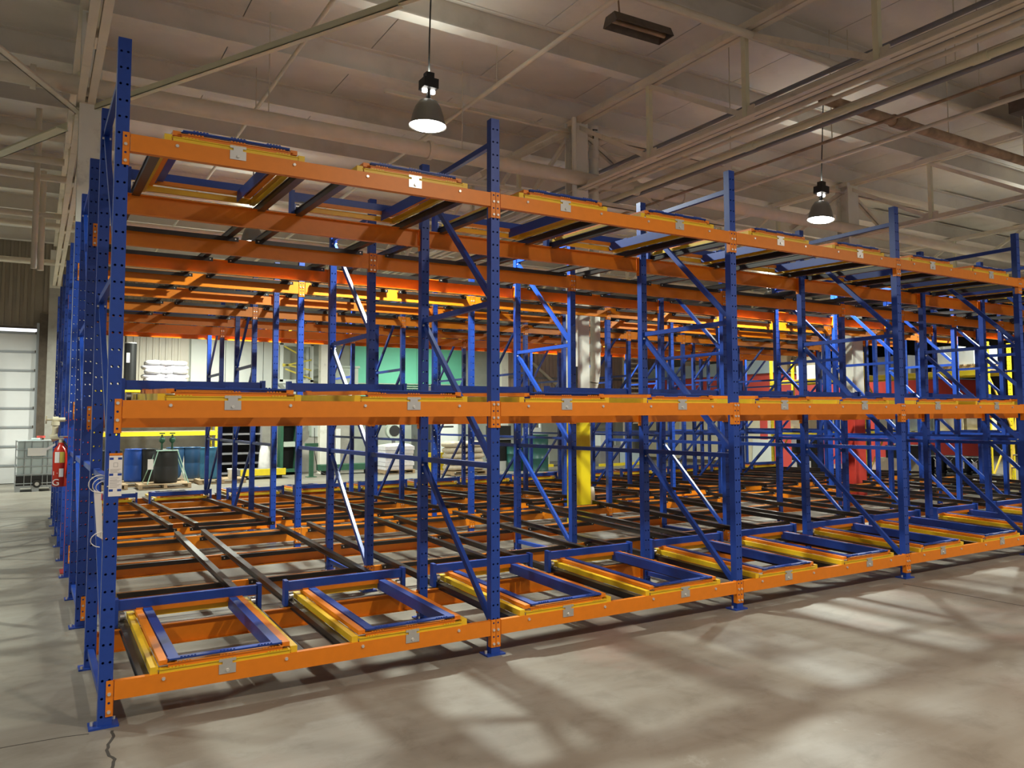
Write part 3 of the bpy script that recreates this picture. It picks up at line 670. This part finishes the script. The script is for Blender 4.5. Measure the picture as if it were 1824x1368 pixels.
def pallet(label, x, y, w=1.2, d=1.0, rot=0, z=0, group=None):
    t = thing('pallet', label, 'pallet', (x, y, z), (0, 0, rot), group)
    key = (w, d)
    if key not in ME_BOARD:
        ME_BOARD[key] = (MB().box(-w/2, w/2, -.05, .05, 0, .018).mesh('deck_board', 'wood'), MB().box(-.04, .04, -d/2, d/2, 0, .088).mesh('stringer', 'wood'))
    bd, sg = ME_BOARD[key]
    for i in range(7): ob('deck_board', bd, t, (0, -d/2+.05+(d-.1)*i/6, .122))
    for i in range(3): ob('deck_board', bd, t, (0, -d/2+.05+(d-.1)*i/2, .012))
    for i in range(3): ob('stringer', sg, t, ((-1+i)*(w/2-.05), 0, .032))
    return t
pallet('wooden pallet under the front black drum and the mint pump stand', 2.62, 19.75, 1.3, 1.1)
pallet('wooden pallet between the corner post and the pump stand pallet', 1.15, 20.1, 1.2, 1.0)
pallet('wooden pallet carrying the teal drum and a white pail', 4.25, 20.65, 1.3, 1.0)
pallet('wooden pallet under the blue and back black drums', 2.2, 21.0, 1.2, 1.0)
pallet('wooden pallet under the stretch wrapped navy drums', 3.3, 21.6, 1.2, 1.0)
drum('bright blue plastic drum behind the black drums', 2.02, 20.85, 'drumblue')
drum('black plastic drum standing between the blue drum and the pump stand', 2.35, 20.75, 'drumblack', r=.25)
drum('large black plastic drum inside the mint pump stand', 2.68, 19.75, 'drumblack', r=.31)
drum('navy drum under stretch wrap beside the pump stand', 3.15, 21.45, 'drumnavy')
drum('navy drum under stretch wrap next to the teal drum', 3.58, 21.3, 'drumnavy', r=.25)
drum('teal plastic drum near a white pail', 3.98, 20.65, 'drumteal')
drum('black drum partly hidden behind the corner post', 1.35, 20.0, 'drumblack')
one('pail', 'white plastic pail beside the teal drum', 'pail', MB().lathe([(.12, 0), (.14, .25), (.15, .26), (.15, .29), (.001, .29)], n=16), 'pailwhite', loc=(4.55, 20.4, .14))
wr = thing('wrap_film', 'loose clear stretch film around the navy drums', 'film', (3.38, 21.1, .14))
ob('film_sheet', MB().lathe([(.40, 0), (.34, .2), (.30, .45), (.22, .85), (.16, 1.0)], n=14).mesh('film_sheet', 'wrap'), wr, (.0, .25, 0)); wr.children[0].scale = (1.0, .5, .9)
pn = thing('pump_stand', 'mint rod stand with two green pump valves over the black drum', 'stand', (2.68, 19.6, .14))
for (a, b) in (((-.24, -.2, .90), (-.5, -.3, 0)), ((.24, -.2, .90), (.52, -.3, 0)), ((.24, .3, .90), (.55, .45, 0)), ((-.24, .3, .90), (-.55, .45, 0))): ob('leg', MB().cyl(a, b, .014, n=6).mesh('leg', 'mint'), pn)
ob('top_ring', MB().tube([(-.26, -.2, .9), (.26, -.2, .9), (.26, .3, .9), (-.26, .3, .9), (-.26, -.2, .9)], .014, 6).mesh('top_ring', 'mint'), pn)
for x in (-.12, .14): ob('pump_valve', MB().cyl((x, .1, .92), (x, .1, 1.34), .025, n=8).lathe([(.03, 1.1), (.075, 1.15), (.08, 1.22), (.03, 1.27)], (x, .1, 0), 10).box(x-.07, x+.07, .08, .12, 1.36, 1.39).mesh('pump_valve', 'green'), pn)
ob('tag_sheet', MB().box(-.50, -.36, -.27, -.262, .40, .68).mesh('tag_sheet', 'white'), pn)
# yellow rack with sacks
def yellow_upright(t, x, y, h, d=1.0, ydir=True):
    for yy in (0, d):
        mb = MB(); n = int(h/.1)
        for i in range(n):
            z0 = i*h/n; z1 = z0+h/n
            mb.holed(-.04, 0, z0, z1, -.035, -.02, (z0+z1)/2, .011); mb.holed(0, .04, z0, z1, -.035, .02, (z0+z1)/2, .011)
        for sx in (-.04, .04): mb.box(min(sx, sx*.92), max(sx, sx*.92), -.035, .035, 0, h)
        ob('post', mb.mesh('post', 'rackyellow'), t, (x, y+yy, 0) if ydir else (x+yy, y, 0), (0, 0, 0) if ydir else (0, 0, -PI/2))
ry = thing('storage_rack', 'yellow storage rack against the far wall, holding white sacks', 'storage rack', (2.9, 22.55, 0))
yellow_upright(ry, -1.75, 0, 3.0); yellow_upright(ry, 1.55, 0, 1.75)
for z in (1.40, 2.75):
    for yy in (-.05, 1.05): ob('beam', MB().box(-1.71, 1.51, yy-.025, yy+.025, z, z+.13).mesh('beam', 'rackyellow'), ry)
ob('deck', MB().box(-1.7, 1.5, -.02, 1.02, 1.53, 1.55).mesh('deck', 'wood'), ry); ob('deck', MB().box(-1.7, 1.5, -.02, 1.02, 2.88, 2.90).mesh('deck', 'wood'), ry)
def sack_mesh(a, b, c, m, seed):
    rnd = random.Random(seed); mb = MB(); nu, nv = 14, 8
    for j in range(nv+1):
        th = -PI/2+PI*j/nv
        for i in range(nu):
            ph = 2*PI*i/nu; f = lambda v, e: math.copysign(abs(v)**e, v)
            w = 1+rnd.uniform(-.03, .03)
            mb.v.append((a*f(math.cos(th), .55)*f(math.cos(ph), .45)*w, b*f(math.cos(th), .55)*f(math.sin(ph), .45)*w, c*f(math.sin(th), .8)*(1+rnd.uniform(-.08, .08))))
    for j in range(nv):
        for i in range(nu): mb.face((j*nu+i, j*nu+(i+1) % nu, (j+1)*nu+(i+1) % nu, (j+1)*nu+i), 0, True)
    return mb.mesh('sack', m)
SK = [sack_mesh(.24, .36, .085, 'sack', s) for s in range(4)]
SK2 = [sack_mesh(.36, .27, .085, 'sack', s+10) for s in range(4)]
pallet('wooden pallet under the white sacks on the yellow rack', 2.9, 23.0, 1.3, 1.0, z=2.9)
row = ['lowest', 'second lowest', 'third', 'topmost']
for r in range(5):
    if r % 2 == 0: spots = [(-.42, 'door end'), (.0, 'middle'), (.42, 'board end')]
    else: spots = [(-.38, 'door end half'), (.34, 'board end half')]
    for x, w in spots:
        nm = f'{ORD[r]} layer from below'
        ms = SK if r % 2 == 0 else SK2
        tag(ob('sack', ms[(r+int(x*10)) % 4], None, (2.97+x*.88, 22.82+random.uniform(-.03, .03), 3.045+.085+r*.135), (random.uniform(-.04, .04), random.uniform(-.05, .05), random.uniform(-.06, .06))), f'white paper sack on the yellow rack, {nm}, at the {w}', 'sack', 'white sacks on the yellow rack')
dkr = one('roll', 'dark upright roll with white tags on the yellow rack, nearest the corner post', 'roll', MB().cyl((0, 0, 0), (0, 0, 1.35), .17, n=16).box(-.12, -.03, -.19, -.165, .75, 1.05, m=1).cyl((0, 0, 1.35), (0, 0, 1.38), .16, n=16, m=1), 'drumblack', 'white', loc=(1.98, 22.75, 2.9))
# tote with cage
ib = thing('tote_tank', 'translucent liquid tote in a wire cage standing by the dock door', 'tote', (-.36, 21.15, 0), (0, 0, .02))
w, d = .46, .5
ob('bottle', MB().box(-w+.04, w-.04, -d+.04, d-.04, .42, 1.36).lathe([(.12, 1.36), (.12, 1.42), (.001, 1.42)], n=14).mesh('bottle', 'plastic'), ib)
ob('tray', MB().box(-w+.02, w-.02, -d+.02, d-.02, .16, .42).mesh('tray', 'drumblack'), ib)
ob('lid', MB().cyl((.1, 0, 1.42), (.1, 0, 1.48), .1, n=14).mesh('lid', 'redbox'), ib)
for z in (.22, .46, .68, .90, 1.12, 1.34): ob('cage_ring', MB().tube([(-w, -d, z), (w, -d, z), (w, d, z), (-w, d, z), (-w, -d, z)], .014, 6).mesh('cage_ring', 'tubegrey'), ib)
for x in (-w, -w+.2, -.1, .15, w-.2, w): ob('cage_upright', MB().cyl((x, -d, .12), (x, -d, 1.36), .011, n=6).mesh('cage_upright', 'tubegrey'), ib)
for y in (-.2, .2, d):
    for x in (-w, w): ob('cage_upright', MB().cyl((x, y, .12), (x, y, 1.36), .011, n=6).mesh('cage_upright', 'tubegrey'), ib)
ob('skid', MB().box(-w, w, -d, -d+.1, .10, .16).box(-w, w, d-.1, d, .10, .16).box(-w, -w+.12, -d, -d+.12, 0, .1).box(w-.12, w, -d, -d+.12, 0, .1).box(-w, -w+.12, d-.12, d, 0, .1).box(w-.12, w, d-.12, d, 0, .1).box(-.08, .08, -d, d, 0, .1).mesh('skid', 'tubegrey'), ib)
ob('drain_valve', MB().cyl((.03, -d-.06, .2), (.03, -d+.1, .2), .10, n=16).cyl((.03, -d-.09, .2), (.03, -d-.06, .2), .05, n=12, m=1).mesh('drain_valve', 'drumblack', 'zinc'), ib)
ob('data_sheet', MB().box(-.20, .22, -d-.018, -d-.014, .95, 1.16).mesh('data_sheet', 'white'), ib)
# shelf unit, dock plate and machines at the far wall
sh = thing('shelf_unit', 'dark shelf unit beyond the rack near a yellow edged platform', 'shelf', (5.3, 23.3, 0))
for x in (-.65, .6): ob('side_panel', MB().box(x, x+.05, -.3, .3, 0, 1.75).mesh('side_panel', 'pipedark'), sh)
for z in (.1, .42, .74, 1.06, 1.38, 1.7): ob('shelf', MB().box(-.6, .6, -.3, .3, z, z+.06).mesh('shelf', 'pipedark'), sh)
ob('back_panel', MB().box(-.6, .6, .28, .3, .16, 1.7).mesh('back_panel', 'dark'), sh)
for i, (x, m) in enumerate(((-.35, 'cartonpale'), (.1, 'pailwhite'))): one('box', ('pale box on the top of the dark shelf unit', 'white box on the top of the dark shelf unit')[i], 'box', MB().box(-.18, .18, -.15, .15, 0, .09).box(-.17, .17, -.14, .14, .09, .10), m, loc=(5.3+x, 23.3, 1.761))
dk = thing('platform_scale', 'low platform with bright yellow edge lying near the dark shelf unit', 'platform', (5.67, 22.0, 0))
ob('edge', MB().box(-.68, .68, -.6, -.5, .12, .32).mesh('edge', 'rackyellow'), dk); ob('deck', MB().box(-.68, .68, -.5, .5, .12, .30).mesh('deck', 'pipedark'), dk)
ob('foot', MB().box(-.6, -.45, -.45, .45, 0, .12).box(.45, .6, -.45, .45, 0, .12).mesh('foot', 'dark'), dk)
gb = thing('wrapped_bundle', 'grey film wrapped bundle standing behind the yellow edged platform', 'bundle', (6.0, 22.8, 0))
ob('bundle_wrap', MB().lathe([(.18, 0), (.2, .3), (.17, .8), (.1, 1.05), (.02, 1.1)], n=12).mesh('bundle_wrap', 'wrap'), gb)
gp = thing('green_press', 'dark green press frame with two uprights by the wall', 'machine', (6.85, 23.2, 0))
for x in (-.3, .22): ob('upright', MB().box(x, x+.1, -.2, .2, 0, 1.9).mesh('upright', 'green'), gp)
ob('crosshead', MB().box(-.2, .22, -.18, .18, .95, 1.12).box(-.2, .22, -.18, .18, 1.7, 1.85).mesh('crosshead', 'greengrey'), gp); ob('back_plate', MB().box(-.2, .22, .15, .2, 0, 1.9).mesh('back_plate', 'dark'), gp)
ob('bed', MB().box(-.35, .4, -.3, .3, .1, .2).mesh('bed', 'green'), gp)
ps = thing('machine_pedestal', 'slim green pedestal with cables next to the green press', 'pedestal', (7.15, 21.4, 0))
ob('post', MB().box(-.06, .06, -.06, .06, .02, 1.05).mesh('post', 'green'), ps); ob('foot', MB().box(-.15, .15, -.15, .15, 0, .02).mesh('foot', 'green'), ps); ob('head', MB().box(-.2, .2, -.08, .08, .98, 1.10).mesh('head', 'green'), ps)
ob('cable', MB().tube([(.08, -.02, 1.6), (.1, 0, .8), (.2, -.05, .2), (.5, -.1, .05), (.8, 0, .04)], .012, 5).mesh('cable', 'drumblack'), ps)
eb = thing('electric_box', 'pale green electric box on the wall above the pedestal', 'electric box', (7.95, 23.7, 1.25))
ob('case', MB().box(-.22, .22, -.12, .12, 0, .75).mesh('case', 'greengrey'), eb); ob('door', MB().box(-.2, .2, -.135, -.121, .02, .73).mesh('door', 'board'), eb)
ob('wall_bracket', MB().box(-.1, .1, .12, .66, .2, .5).mesh('wall_bracket', 'greengrey'), eb)
gm = thing('green_conveyor', 'low dark green conveyor base along the wall', 'machine', (8.6, 22.3, 0))
ob('frame', MB().box(-.95, .95, -.3, .3, .14, .34).mesh('frame', 'green'), gm); ob('foot', MB().box(-.8, -.7, -.25, .25, 0, .14).box(.7, .8, -.25, .25, 0, .14).mesh('foot', 'dark'), gm)
ob('white_tube', MB().cyl((-.3, .0, .34), (-.3, 0, 1.55), .08, n=12).mesh('white_tube', 'pailwhite'), gm)
wc = thing('wall_cage', 'white caged box on the wall with yellow and black tape', 'wall cage', (7.25, 24.06, 3.2))
mb = MB()
for x in (-.52, .52):
    for y in (-.3, .3): mb.box(x-.05, x+.05, y-.04, y+.04, 0, 1.35)
ob('frame', mb.box(-.57, .57, -.34, .34, -.05, .08).box(-.57, .57, -.34, .34, 1.3, 1.38).mesh('frame', 'board'), wc)
ob('back', MB().box(-.5, .5, .28, .3, .08, 1.3).mesh('back', 'wallgrey'), wc)
for (a, b) in (((-.5, -.35, .55), (.5, -.35, .80)), ((-.5, -.35, .62), (.5, -.35, .42)), ((-.45, -.35, 1.25), (.2, -.35, .9)), ((-.4, -.35, .45), (.5, -.35, .12))):
    ob('tape', MB().bar(a, b, .01, .05).mesh('tape', 'exyel'), wc)
ob('hopper', MB().hexa([(-.1, -.2, -.55), (.25, -.2, -.55), (.25, .2, -.55), (-.1, .2, -.55), (-.5, -.3, -.05), (.5, -.3, -.05), (.5, .3, -.05), (-.5, .3, -.05)]).mesh('hopper', 'board'), wc)
wl = one('wall_tank', 'dark rectangular hood on the wall beside the mint panels', 'hood', MB().box(-.55, .55, -.3, .3, 0, .75).box(-.6, .6, -.33, .33, .75, .82), 'greengrey', loc=(8.9, 24.0, 3.0))
one('wall_lamp', 'small dark lamp box fixed low on the mint panel', 'lamp', MB().box(-.09, .09, -.1, .1, 0, .25).box(-.02, .02, .04, .1, .25, .5).box(-.1, .1, -.11, .1, .25, .27), 'pipedark', loc=(12.45, 24.29, 2.85))
def wrapped(label, x, y, w, d, h, m, sacks=False):
    t = thing('wrapped_load', label, 'wrapped load', (x, y, .14))
    mb = MB(); n = 6
    for i in range(n):
        z0, z1 = h*i/n, h*(i+1)/n; e = random.uniform(-.02, .03)
        mb.box(-w/2-e, w/2+e, -d/2-e, d/2+e, z0+.005, z1-.005)
    ob('load', mb.mesh('load', m), t); ob('cover', MB().hexa([(-w/2, -d/2, h), (w/2, -d/2, h), (w/2, d/2, h), (-w/2, d/2, h), (-w*.35, -d*.35, h+.1), (w*.4, -d*.3, h+.07), (w*.35, d*.4, h+.1), (-w*.4, d*.35, h+.05)]).mesh('cover', 'sackbrown' if sacks else 'wrap'), t)
    return t
pallet('pallet under the white wrapped load', 10.0, 21.4, 1.1, 1.0); wrapped('white stretch wrapped load on a pallet near the mint wall', 10.0, 21.4, 1.0, .9, .80, 'sack')
pallet('pallet under the bulging brown sacks', 11.6, 19.3, 1.3, 1.0); 
for r in range(5):
    for i, x in enumerate((-.33, .33)):
        tag(ob('sack', sack_mesh(.34, .42, .11, 'sackbrown', 30+r*2+i), None, (11.6+x+random.uniform(-.03, .03), 19.3, .25+r*.19), (0, 0, random.uniform(-.1, .1))), f'bulging brown wrapped sack, {ORD[r]} layer from the pallet, {"bollard" if i == 0 else "green drum"} side', 'sack', 'brown wrapped sacks on a pallet')
bo = thing('bollard', 'yellow guard bollard beside the brown sacks', 'bollard', (10.95, 20.2, 0))
ob('guard', MB().box(-.3, -.12, -.1, .1, 0, .72).box(.12, .3, -.1, .1, 0, .72).box(-.12, .12, -.1, .1, .55, .72).mesh('guard', 'rackyellow'), bo)
cb = thing('control_cabinet', 'white control cabinet with dark side standing past the mint wall', 'cabinet', (12.4, 22.8, 0))
ob('case', MB().box(-.5, .5, -.3, .3, .1, 2.0).mesh('case', 'board'), cb); ob('door', MB().box(-.45, .45, -.32, -.301, .15, 1.95).mesh('door', 'board'), cb); ob('plinth', MB().box(-.5, .5, -.28, .28, 0, .1).mesh('plinth', 'dark'), cb); ob('vent', MB().box(-.3, .3, -.33, -.321, 1.55, 1.6).mesh('vent', 'dark'), cb)
cb2 = thing('dark_cabinet', 'dark grey cabinet beside the white control cabinet', 'cabinet', (11.6, 22.9, 0))
ob('case', MB().box(-.28, .28, -.3, .3, 0, 1.9).mesh('case', 'pipedark'), cb2); ob('door', MB().box(-.24, .24, -.32, -.301, .1, 1.85).mesh('door', 'dark'), cb2)
fn = thing('floor_fan', 'grey wall fan with a dark round guard near the white wrapped load', 'fan', (10.4, 22.6, 0))
ob('guard_ring', MB().cyl((0, -.1, 1.45), (0, .1, 1.45), .3, n=20).mesh('guard_ring', 'greengrey'), fn); ob('rotor', MB().cyl((0, -.11, 1.45), (0, -.101, 1.45), .2, n=16).mesh('rotor', 'dark'), fn); ob('stand', MB().box(-.05, .05, -.05, .05, 0, 1.2).box(-.25, .25, -.25, .25, 0, .05).mesh('stand', 'pipedark'), fn)
drum('dark green steel drum with hoops near the column with the yellow base', 14.5, 19.4, 'drumgreen', z=0, r=.42, h=1.28, plastic=False)
drum('second dark green steel drum, in front of a white case', 13.9, 19.9, 'drumgreen', z=0, r=.3, h=.9, plastic=False)
bm_ = thing('black_machine', 'black machine frame with a white foot near the green drums', 'machine', (13.5, 20.4, 0))
ob('case', MB().box(-.35, .35, -.3, .3, .35, 1.6).mesh('case', 'dark'), bm_); ob('foot', MB().box(-.35, .35, -.3, -.2, 0, .35).mesh('foot', 'board'), bm_); ob('tray', MB().box(-.4, .4, -.4, -.3, 1.1, 1.16).mesh('tray', 'pipedark'), bm_)
for i, (x, y, w, d, h, m) in enumerate(((15.6, 21.5, 1.0, .7, 1.5, 'greengrey'), (17.0, 21.0, .8, .7, 1.1, 'board'), (18.2, 20.5, .9, .8, 1.3, 'pipedark'), (19.3, 20.6, 1.0, .7, 1.0, 'paleblue'))):
    t = thing('workshop_machine', f'{["grey green","white","dark grey","pale blue"][i]} workshop machine in the hall behind the yellow based column', 'machine', (x, y, 0))
    ob('base', MB().box(-w/2, w/2, -d/2, d/2, 0, h*.6).mesh('base', m), t); ob('head', MB().box(-w*.35, w*.2, -d*.3, d*.3, h*.6, h).cyl((w*.3, 0, h*.6), (w*.3, 0, h*1.1), .06, n=8).mesh('head', 'board'), t)
    ob('guard_strip', MB().box(-w*.6, w*.6, -d/2-.15, -d/2-.02, .0, .1).mesh('guard_strip', 'rackyellow'), t)
lv = thing('louvre_tower', 'tall slatted frame by the pinkish corrugated wall', 'tower', (20.6, 21.8, 0))
for x in (-.45, .4): ob('post', MB().box(x, x+.07, -.05, .05, 0, 4.6).mesh('post', 'steelcream'), lv)
for i in range(14): ob('slat', MB().box(-.38, .4, -.03, .03, 1.6+i*.21, 1.66+i*.21).mesh('slat', 'steelcream'), lv)
br = thing('wall_strut', 'slanted pale strut crossing the pinkish corrugated wall', 'brace', (16.8, 24.275, 4.5)); ob('bar', MB().bar((0, 0, 0), (3.2, 0, -2.4), .08, .1).mesh('bar', 'steelcream'), br)

# ------------------------------------------------------------------ red office, yellow rack and goods towards the right
ro = thing('red_office', 'red walled office box with cream lower walls', 'office', (22.3, 15.5, 0))
ob('red_side', MB().box(0, .1, 0, 7.5, 2.2, 3.46).mesh('red_side', 'redbox'), ro); ob('red_front', MB().box(.0, 13.6, -.1, 0, 1.7, 3.46).mesh('red_front', 'red'), ro)
ob('front_board', MB().box(.0, 13.6, -.1, 0, 0, 1.7).mesh('front_board', 'red'), ro)
rfa = thing('roof_fascia', 'pale blue fascia band along the roof of the red office', 'fascia', (22.3, 15.5, 0))
ob('roof_edge', MB().box(-.1, 13.6, -.2, 0, 3.47, 3.50).mesh('roof_edge', 'paleblue'), ro); ob('band', MB().box(-.12, -.01, -.2, 7.5, 3.47, 3.98).mesh('band', 'paleblue'), rfa); ob('roof', MB().box(0, 13.6, 0, 7.5, 3.47, 3.5).mesh('roof', 'dark'), ro)
ob('lower_wall', MB().box(.02, .1, 0, 7.5, 0, 2.2).mesh('lower_wall', 'cream'), ro)
ob('skirting', MB().box(-.01, .015, 0, 7.5, 0, .14).mesh('skirting', 'doorframe'), ro)
for y in (1.3, 2.6, 3.9, 5.2): ob('wall_batten', MB().box(-.01, .015, y, y+.05, .14, 2.2).mesh('wall_batten', 'board'), ro)
ob('red_strip', MB().box(-.02, .015, .25, .6, 1.0, 2.2).mesh('red_strip', 'redbox'), ro)
one('white_board', 'white board leaning against the office wall corner', 'board', MB().box(-.02, .02, -.5, .5, 0, 1.0).box(-.025, -.02, -.48, .48, .02, .98), 'board', loc=(22.16, 15.9, 0.01), rot=(0, .05, 0))
for i, (x, y, z, w, h, m) in enumerate(((22.9, 16.2, 3.503, .6, .9, 'cartonpale'), (23.8, 16.6, 3.5, .9, .8, 'carton'), (23.2, 18.5, 3.5, 1.0, 1.1, 'carton'), (22.9, 20.5, 3.5, .8, .7, 'cartonpale'), (25.0, 16.0, 3.5, 1.2, 1.0, 'cartonpale'))):
    one('carton', f'{ORD[i]} carton stored on the office roof, counted from the corner', 'carton', MB().box(-w/2, w/2, -.35, .35, 0, h).box(-w/2-.004, w/2+.004, -.03, .03, h-.12, h+.004), m, loc=(x, y, z))
# upper storage racking behind
sr = thing('steel_shelving', 'dark steel shelving with boxes above the office roof, in shadow', 'shelving', (26, 19, 3.5))
for x in (-3, 0, 3): ob('post', MB().box(x, x+.08, -.4, -.32, 0, 3.0).mesh('post', 'pipedark'), sr)
for z in (.9, 2.0): ob('shelf', MB().box(-3, 3, -.4, .4, z, z+.08).mesh('shelf', 'carton'), sr)
for i in range(6):
    x = 23.4+i*.95; one('carton', f'{ORD[i]} carton on the dark shelving above the office, from its near end', 'carton', MB().box(-.3, .3, -.25, .25, 0, .5).box(-.31, .31, -.03, .03, .38, .505), ('cartonpale', 'carton', 'board')[i % 3], loc=(x, 18.85, 4.481))
yr = thing('pallet_rack', 'yellow pallet rack with punched posts in front of the red office', 'storage rack', (19.3, 0, 0))
for y in (5.47, 9.07, 12.67):
    yellow_upright(yr, 0, y, 3.68, 1.0, False)
    ob('frame_brace', MB().bar((.05, y, .3), (.95, y, 1.5), .03, .04).bar((.95, y, 1.6), (.05, y, 2.8), .03, .04).mesh('frame_brace', 'ladder'), yr)
for y in (5.47, 9.07):
    for z in (1.42, 2.98):
        for x in (-.03, 1.03): ob('beam', MB().box(x-.03, x+.03, y+.045, y+3.555, z-.12, z+.0).mesh('beam', 'rackyellow'), yr)
        if z > 2: ob('deck', MB().box(.0, 1.0, y+.05, y+3.55, z, z+.02).mesh('deck', 'wood'), yr)
        else:
            mb = MB()
            for q in range(18): mb.box(-.03, 1.03, y+.15+q*.19, y+.165+q*.19, z, z+.015)
            for q in range(6): mb.box(.1+q*.16, .115+q*.16, y+.05, y+3.55, z+.001, z+.018)
            o = ob('wire_deck', mb.mesh('wire_deck', 'tubegrey'), yr); o['kind'] = 'stuff'
def boxes(lst):
    for i, (lab, x, y, z, w, d, h, m) in enumerate(lst):
        one('carton', lab, 'carton', MB().box(-w/2, w/2, -d/2, d/2, 0, h).box(-w/2-.003, w/2+.003, -.03, .03, h-.1, h+.003), m, loc=(x, y, z))
boxes([('large white carton on the top yellow rack level, with a red strap beside it', 19.75, 6.75, 3.16, .6, .55, .5, 'board'), ('large white carton next to another on the top rack level', 19.75, 6.15, 3.16, .6, .5, .42, 'board'),
       ('white carton on the top rack level by a yellow post', 19.75, 5.75, 3.16, .5, .3, .45, 'board'),
       ('grey machine carton on the top rack level, beyond the middle yellow post', 19.75, 8.3, 3.01, .6, 1.0, .5, 'pipedark'), ('pale carton on the top rack level over the black drums', 19.75, 10.0, 3.01, .6, .7, .45, 'cartonpale'),
       ('white equipment case on the top rack level near the far yellow post', 19.75, 11.3, 3.01, .6, .9, .42, 'board'),
       ('white carton on the lower rack shelf, middle bay', 19.6, 8.4, 1.45, .5, .8, .5, 'board'), ('second white carton on the lower rack shelf, middle bay', 19.6, 7.5, 1.45, .5, .7, .5, 'paleblue'),
       ('cream carton on the lower rack shelf with a red mark on it', 19.6, 6.6, 1.45, .5, .8, .6, 'cream'), ('cream carton on the lower rack shelf nearest the ladder', 19.6, 5.85, 1.45, .5, .5, .6, 'cream'),
       ('pale carton on the lower rack shelf, far bay', 19.6, 11.6, 1.45, .5, .7, .45, 'cartonpale'), ('white box on the lower rack shelf, far bay', 19.6, 10.4, 1.45, .5, .8, .45, 'board'),
       ('pale carton on the floor under the rack, at the column side', 19.55, 8.55, .14, .6, .48, .55, 'cartonpale'), ('pale carton on the floor under the rack, beside the first', 19.55, 8.03, .14, .6, .48, .55, 'cartonpale'),
       ('black crate on the pale cartons under the rack', 19.55, 7.9, .70, .6, 1.1, .35, 'drumblack')])
pallet('wooden pallet under the large white cartons on the top rack level', 19.75, 6.35, .9, 1.3, z=3.005)
pallet('wooden pallet on the floor under the pale cartons', 19.55, 8.3, .8, 1.1)
for i, (x, y, s) in enumerate(((19.5, 11.75, 0), (19.5, 11.2, 0), (19.5, 11.75, 1), (19.5, 11.2, 1))):
    t = thing('black_drum', f'black drum with a white label, {("lower", "upper")[s]} one of the {("far", "near")[i % 2]} stack under the rack', 'drum', (x, y, .72*s), (0, 0, 0), 'stacked black drums under the rack')
    ob('body', MB().lathe([(.22, 0), (.24, .03), (.24, .62), (.25, .64), (.25, .70), (.001, .70)], n=20).mesh('body', 'drumblack'), t)
    ob('label_sheet', MB().box(-.25, -.243, -.1, .1, .2, .5).mesh('label_sheet', 'white'), t)
ps_ = [(19.2+.34*a, 5.75+.34*b, c) for c in range(2) for a in range(2) for b in range(5)]
for i, (x, y, c) in enumerate(ps_):
    t = thing('black_pail', f'black pail with white label, {("lower", "upper")[c]} layer, {("front", "second")[(i//5) % 2]} row, {ORD[i % 5]} from the ladder', 'pail', (x, y, .01+.41*c), (0, 0, 0), 'black pails under the yellow rack')
    ob('body', MB().lathe([(.135, 0), (.155, .34), (.163, .35), (.163, .39), (.001, .39)], n=16).mesh('body', 'drumblack'), t)
    ob('label_sheet', MB().box(-.163, -.157, -.06, .06, .1, .26).mesh('label_sheet', 'white'), t)
    ob('handle', MB().tube([(-.16, -.09, .33), (-.17, 0, .25), (-.16, .09, .33)], .005, 5).mesh('handle', 'zinc'), t)
for i, (x, y) in enumerate(((18.75, 5.3), (18.7, 5.0))): 
    t = thing('black_pail', ('black pail standing alone before the yellow post', 'black pail with white label nearest the ladder foot')[i], 'pail', (x, y, 0))
    ob('body', MB().lathe([(.15, 0), (.17, .38), (.18, .39), (.18, .44), (.001, .44)], n=16).mesh('body', 'drumblack'), t); ob('label_sheet', MB().box(-.19, -.175, -.08, .08, .06, .3).mesh('label_sheet', 'white'), t)
la = thing('step_ladder', 'yellow folding step ladder at the end of the yellow rack', 'ladder', (19.5, 4.55, 0))
for y in (-.25, .25):
    ob('front_rail', MB().bar((-.55, y*1.3, 0), (0, y, 2.5), .03, .07).mesh('front_rail', 'ladder'), la); ob('rear_rail', MB().bar((.6, y*1.3, 0), (.05, y, 2.5), .03, .05).mesh('rear_rail', 'ladder'), la)
for i in range(7): ob('tread', MB().box(-.52+.075*i, -.42+.075*i, -.3+.01*i, .3-.01*i, .3*i+.28, .3*i+.31).mesh('tread', 'zinc'), la)
ob('cap', MB().box(-.08, .12, -.27, .27, 2.48, 2.54).mesh('cap', 'rackyellow'), la)
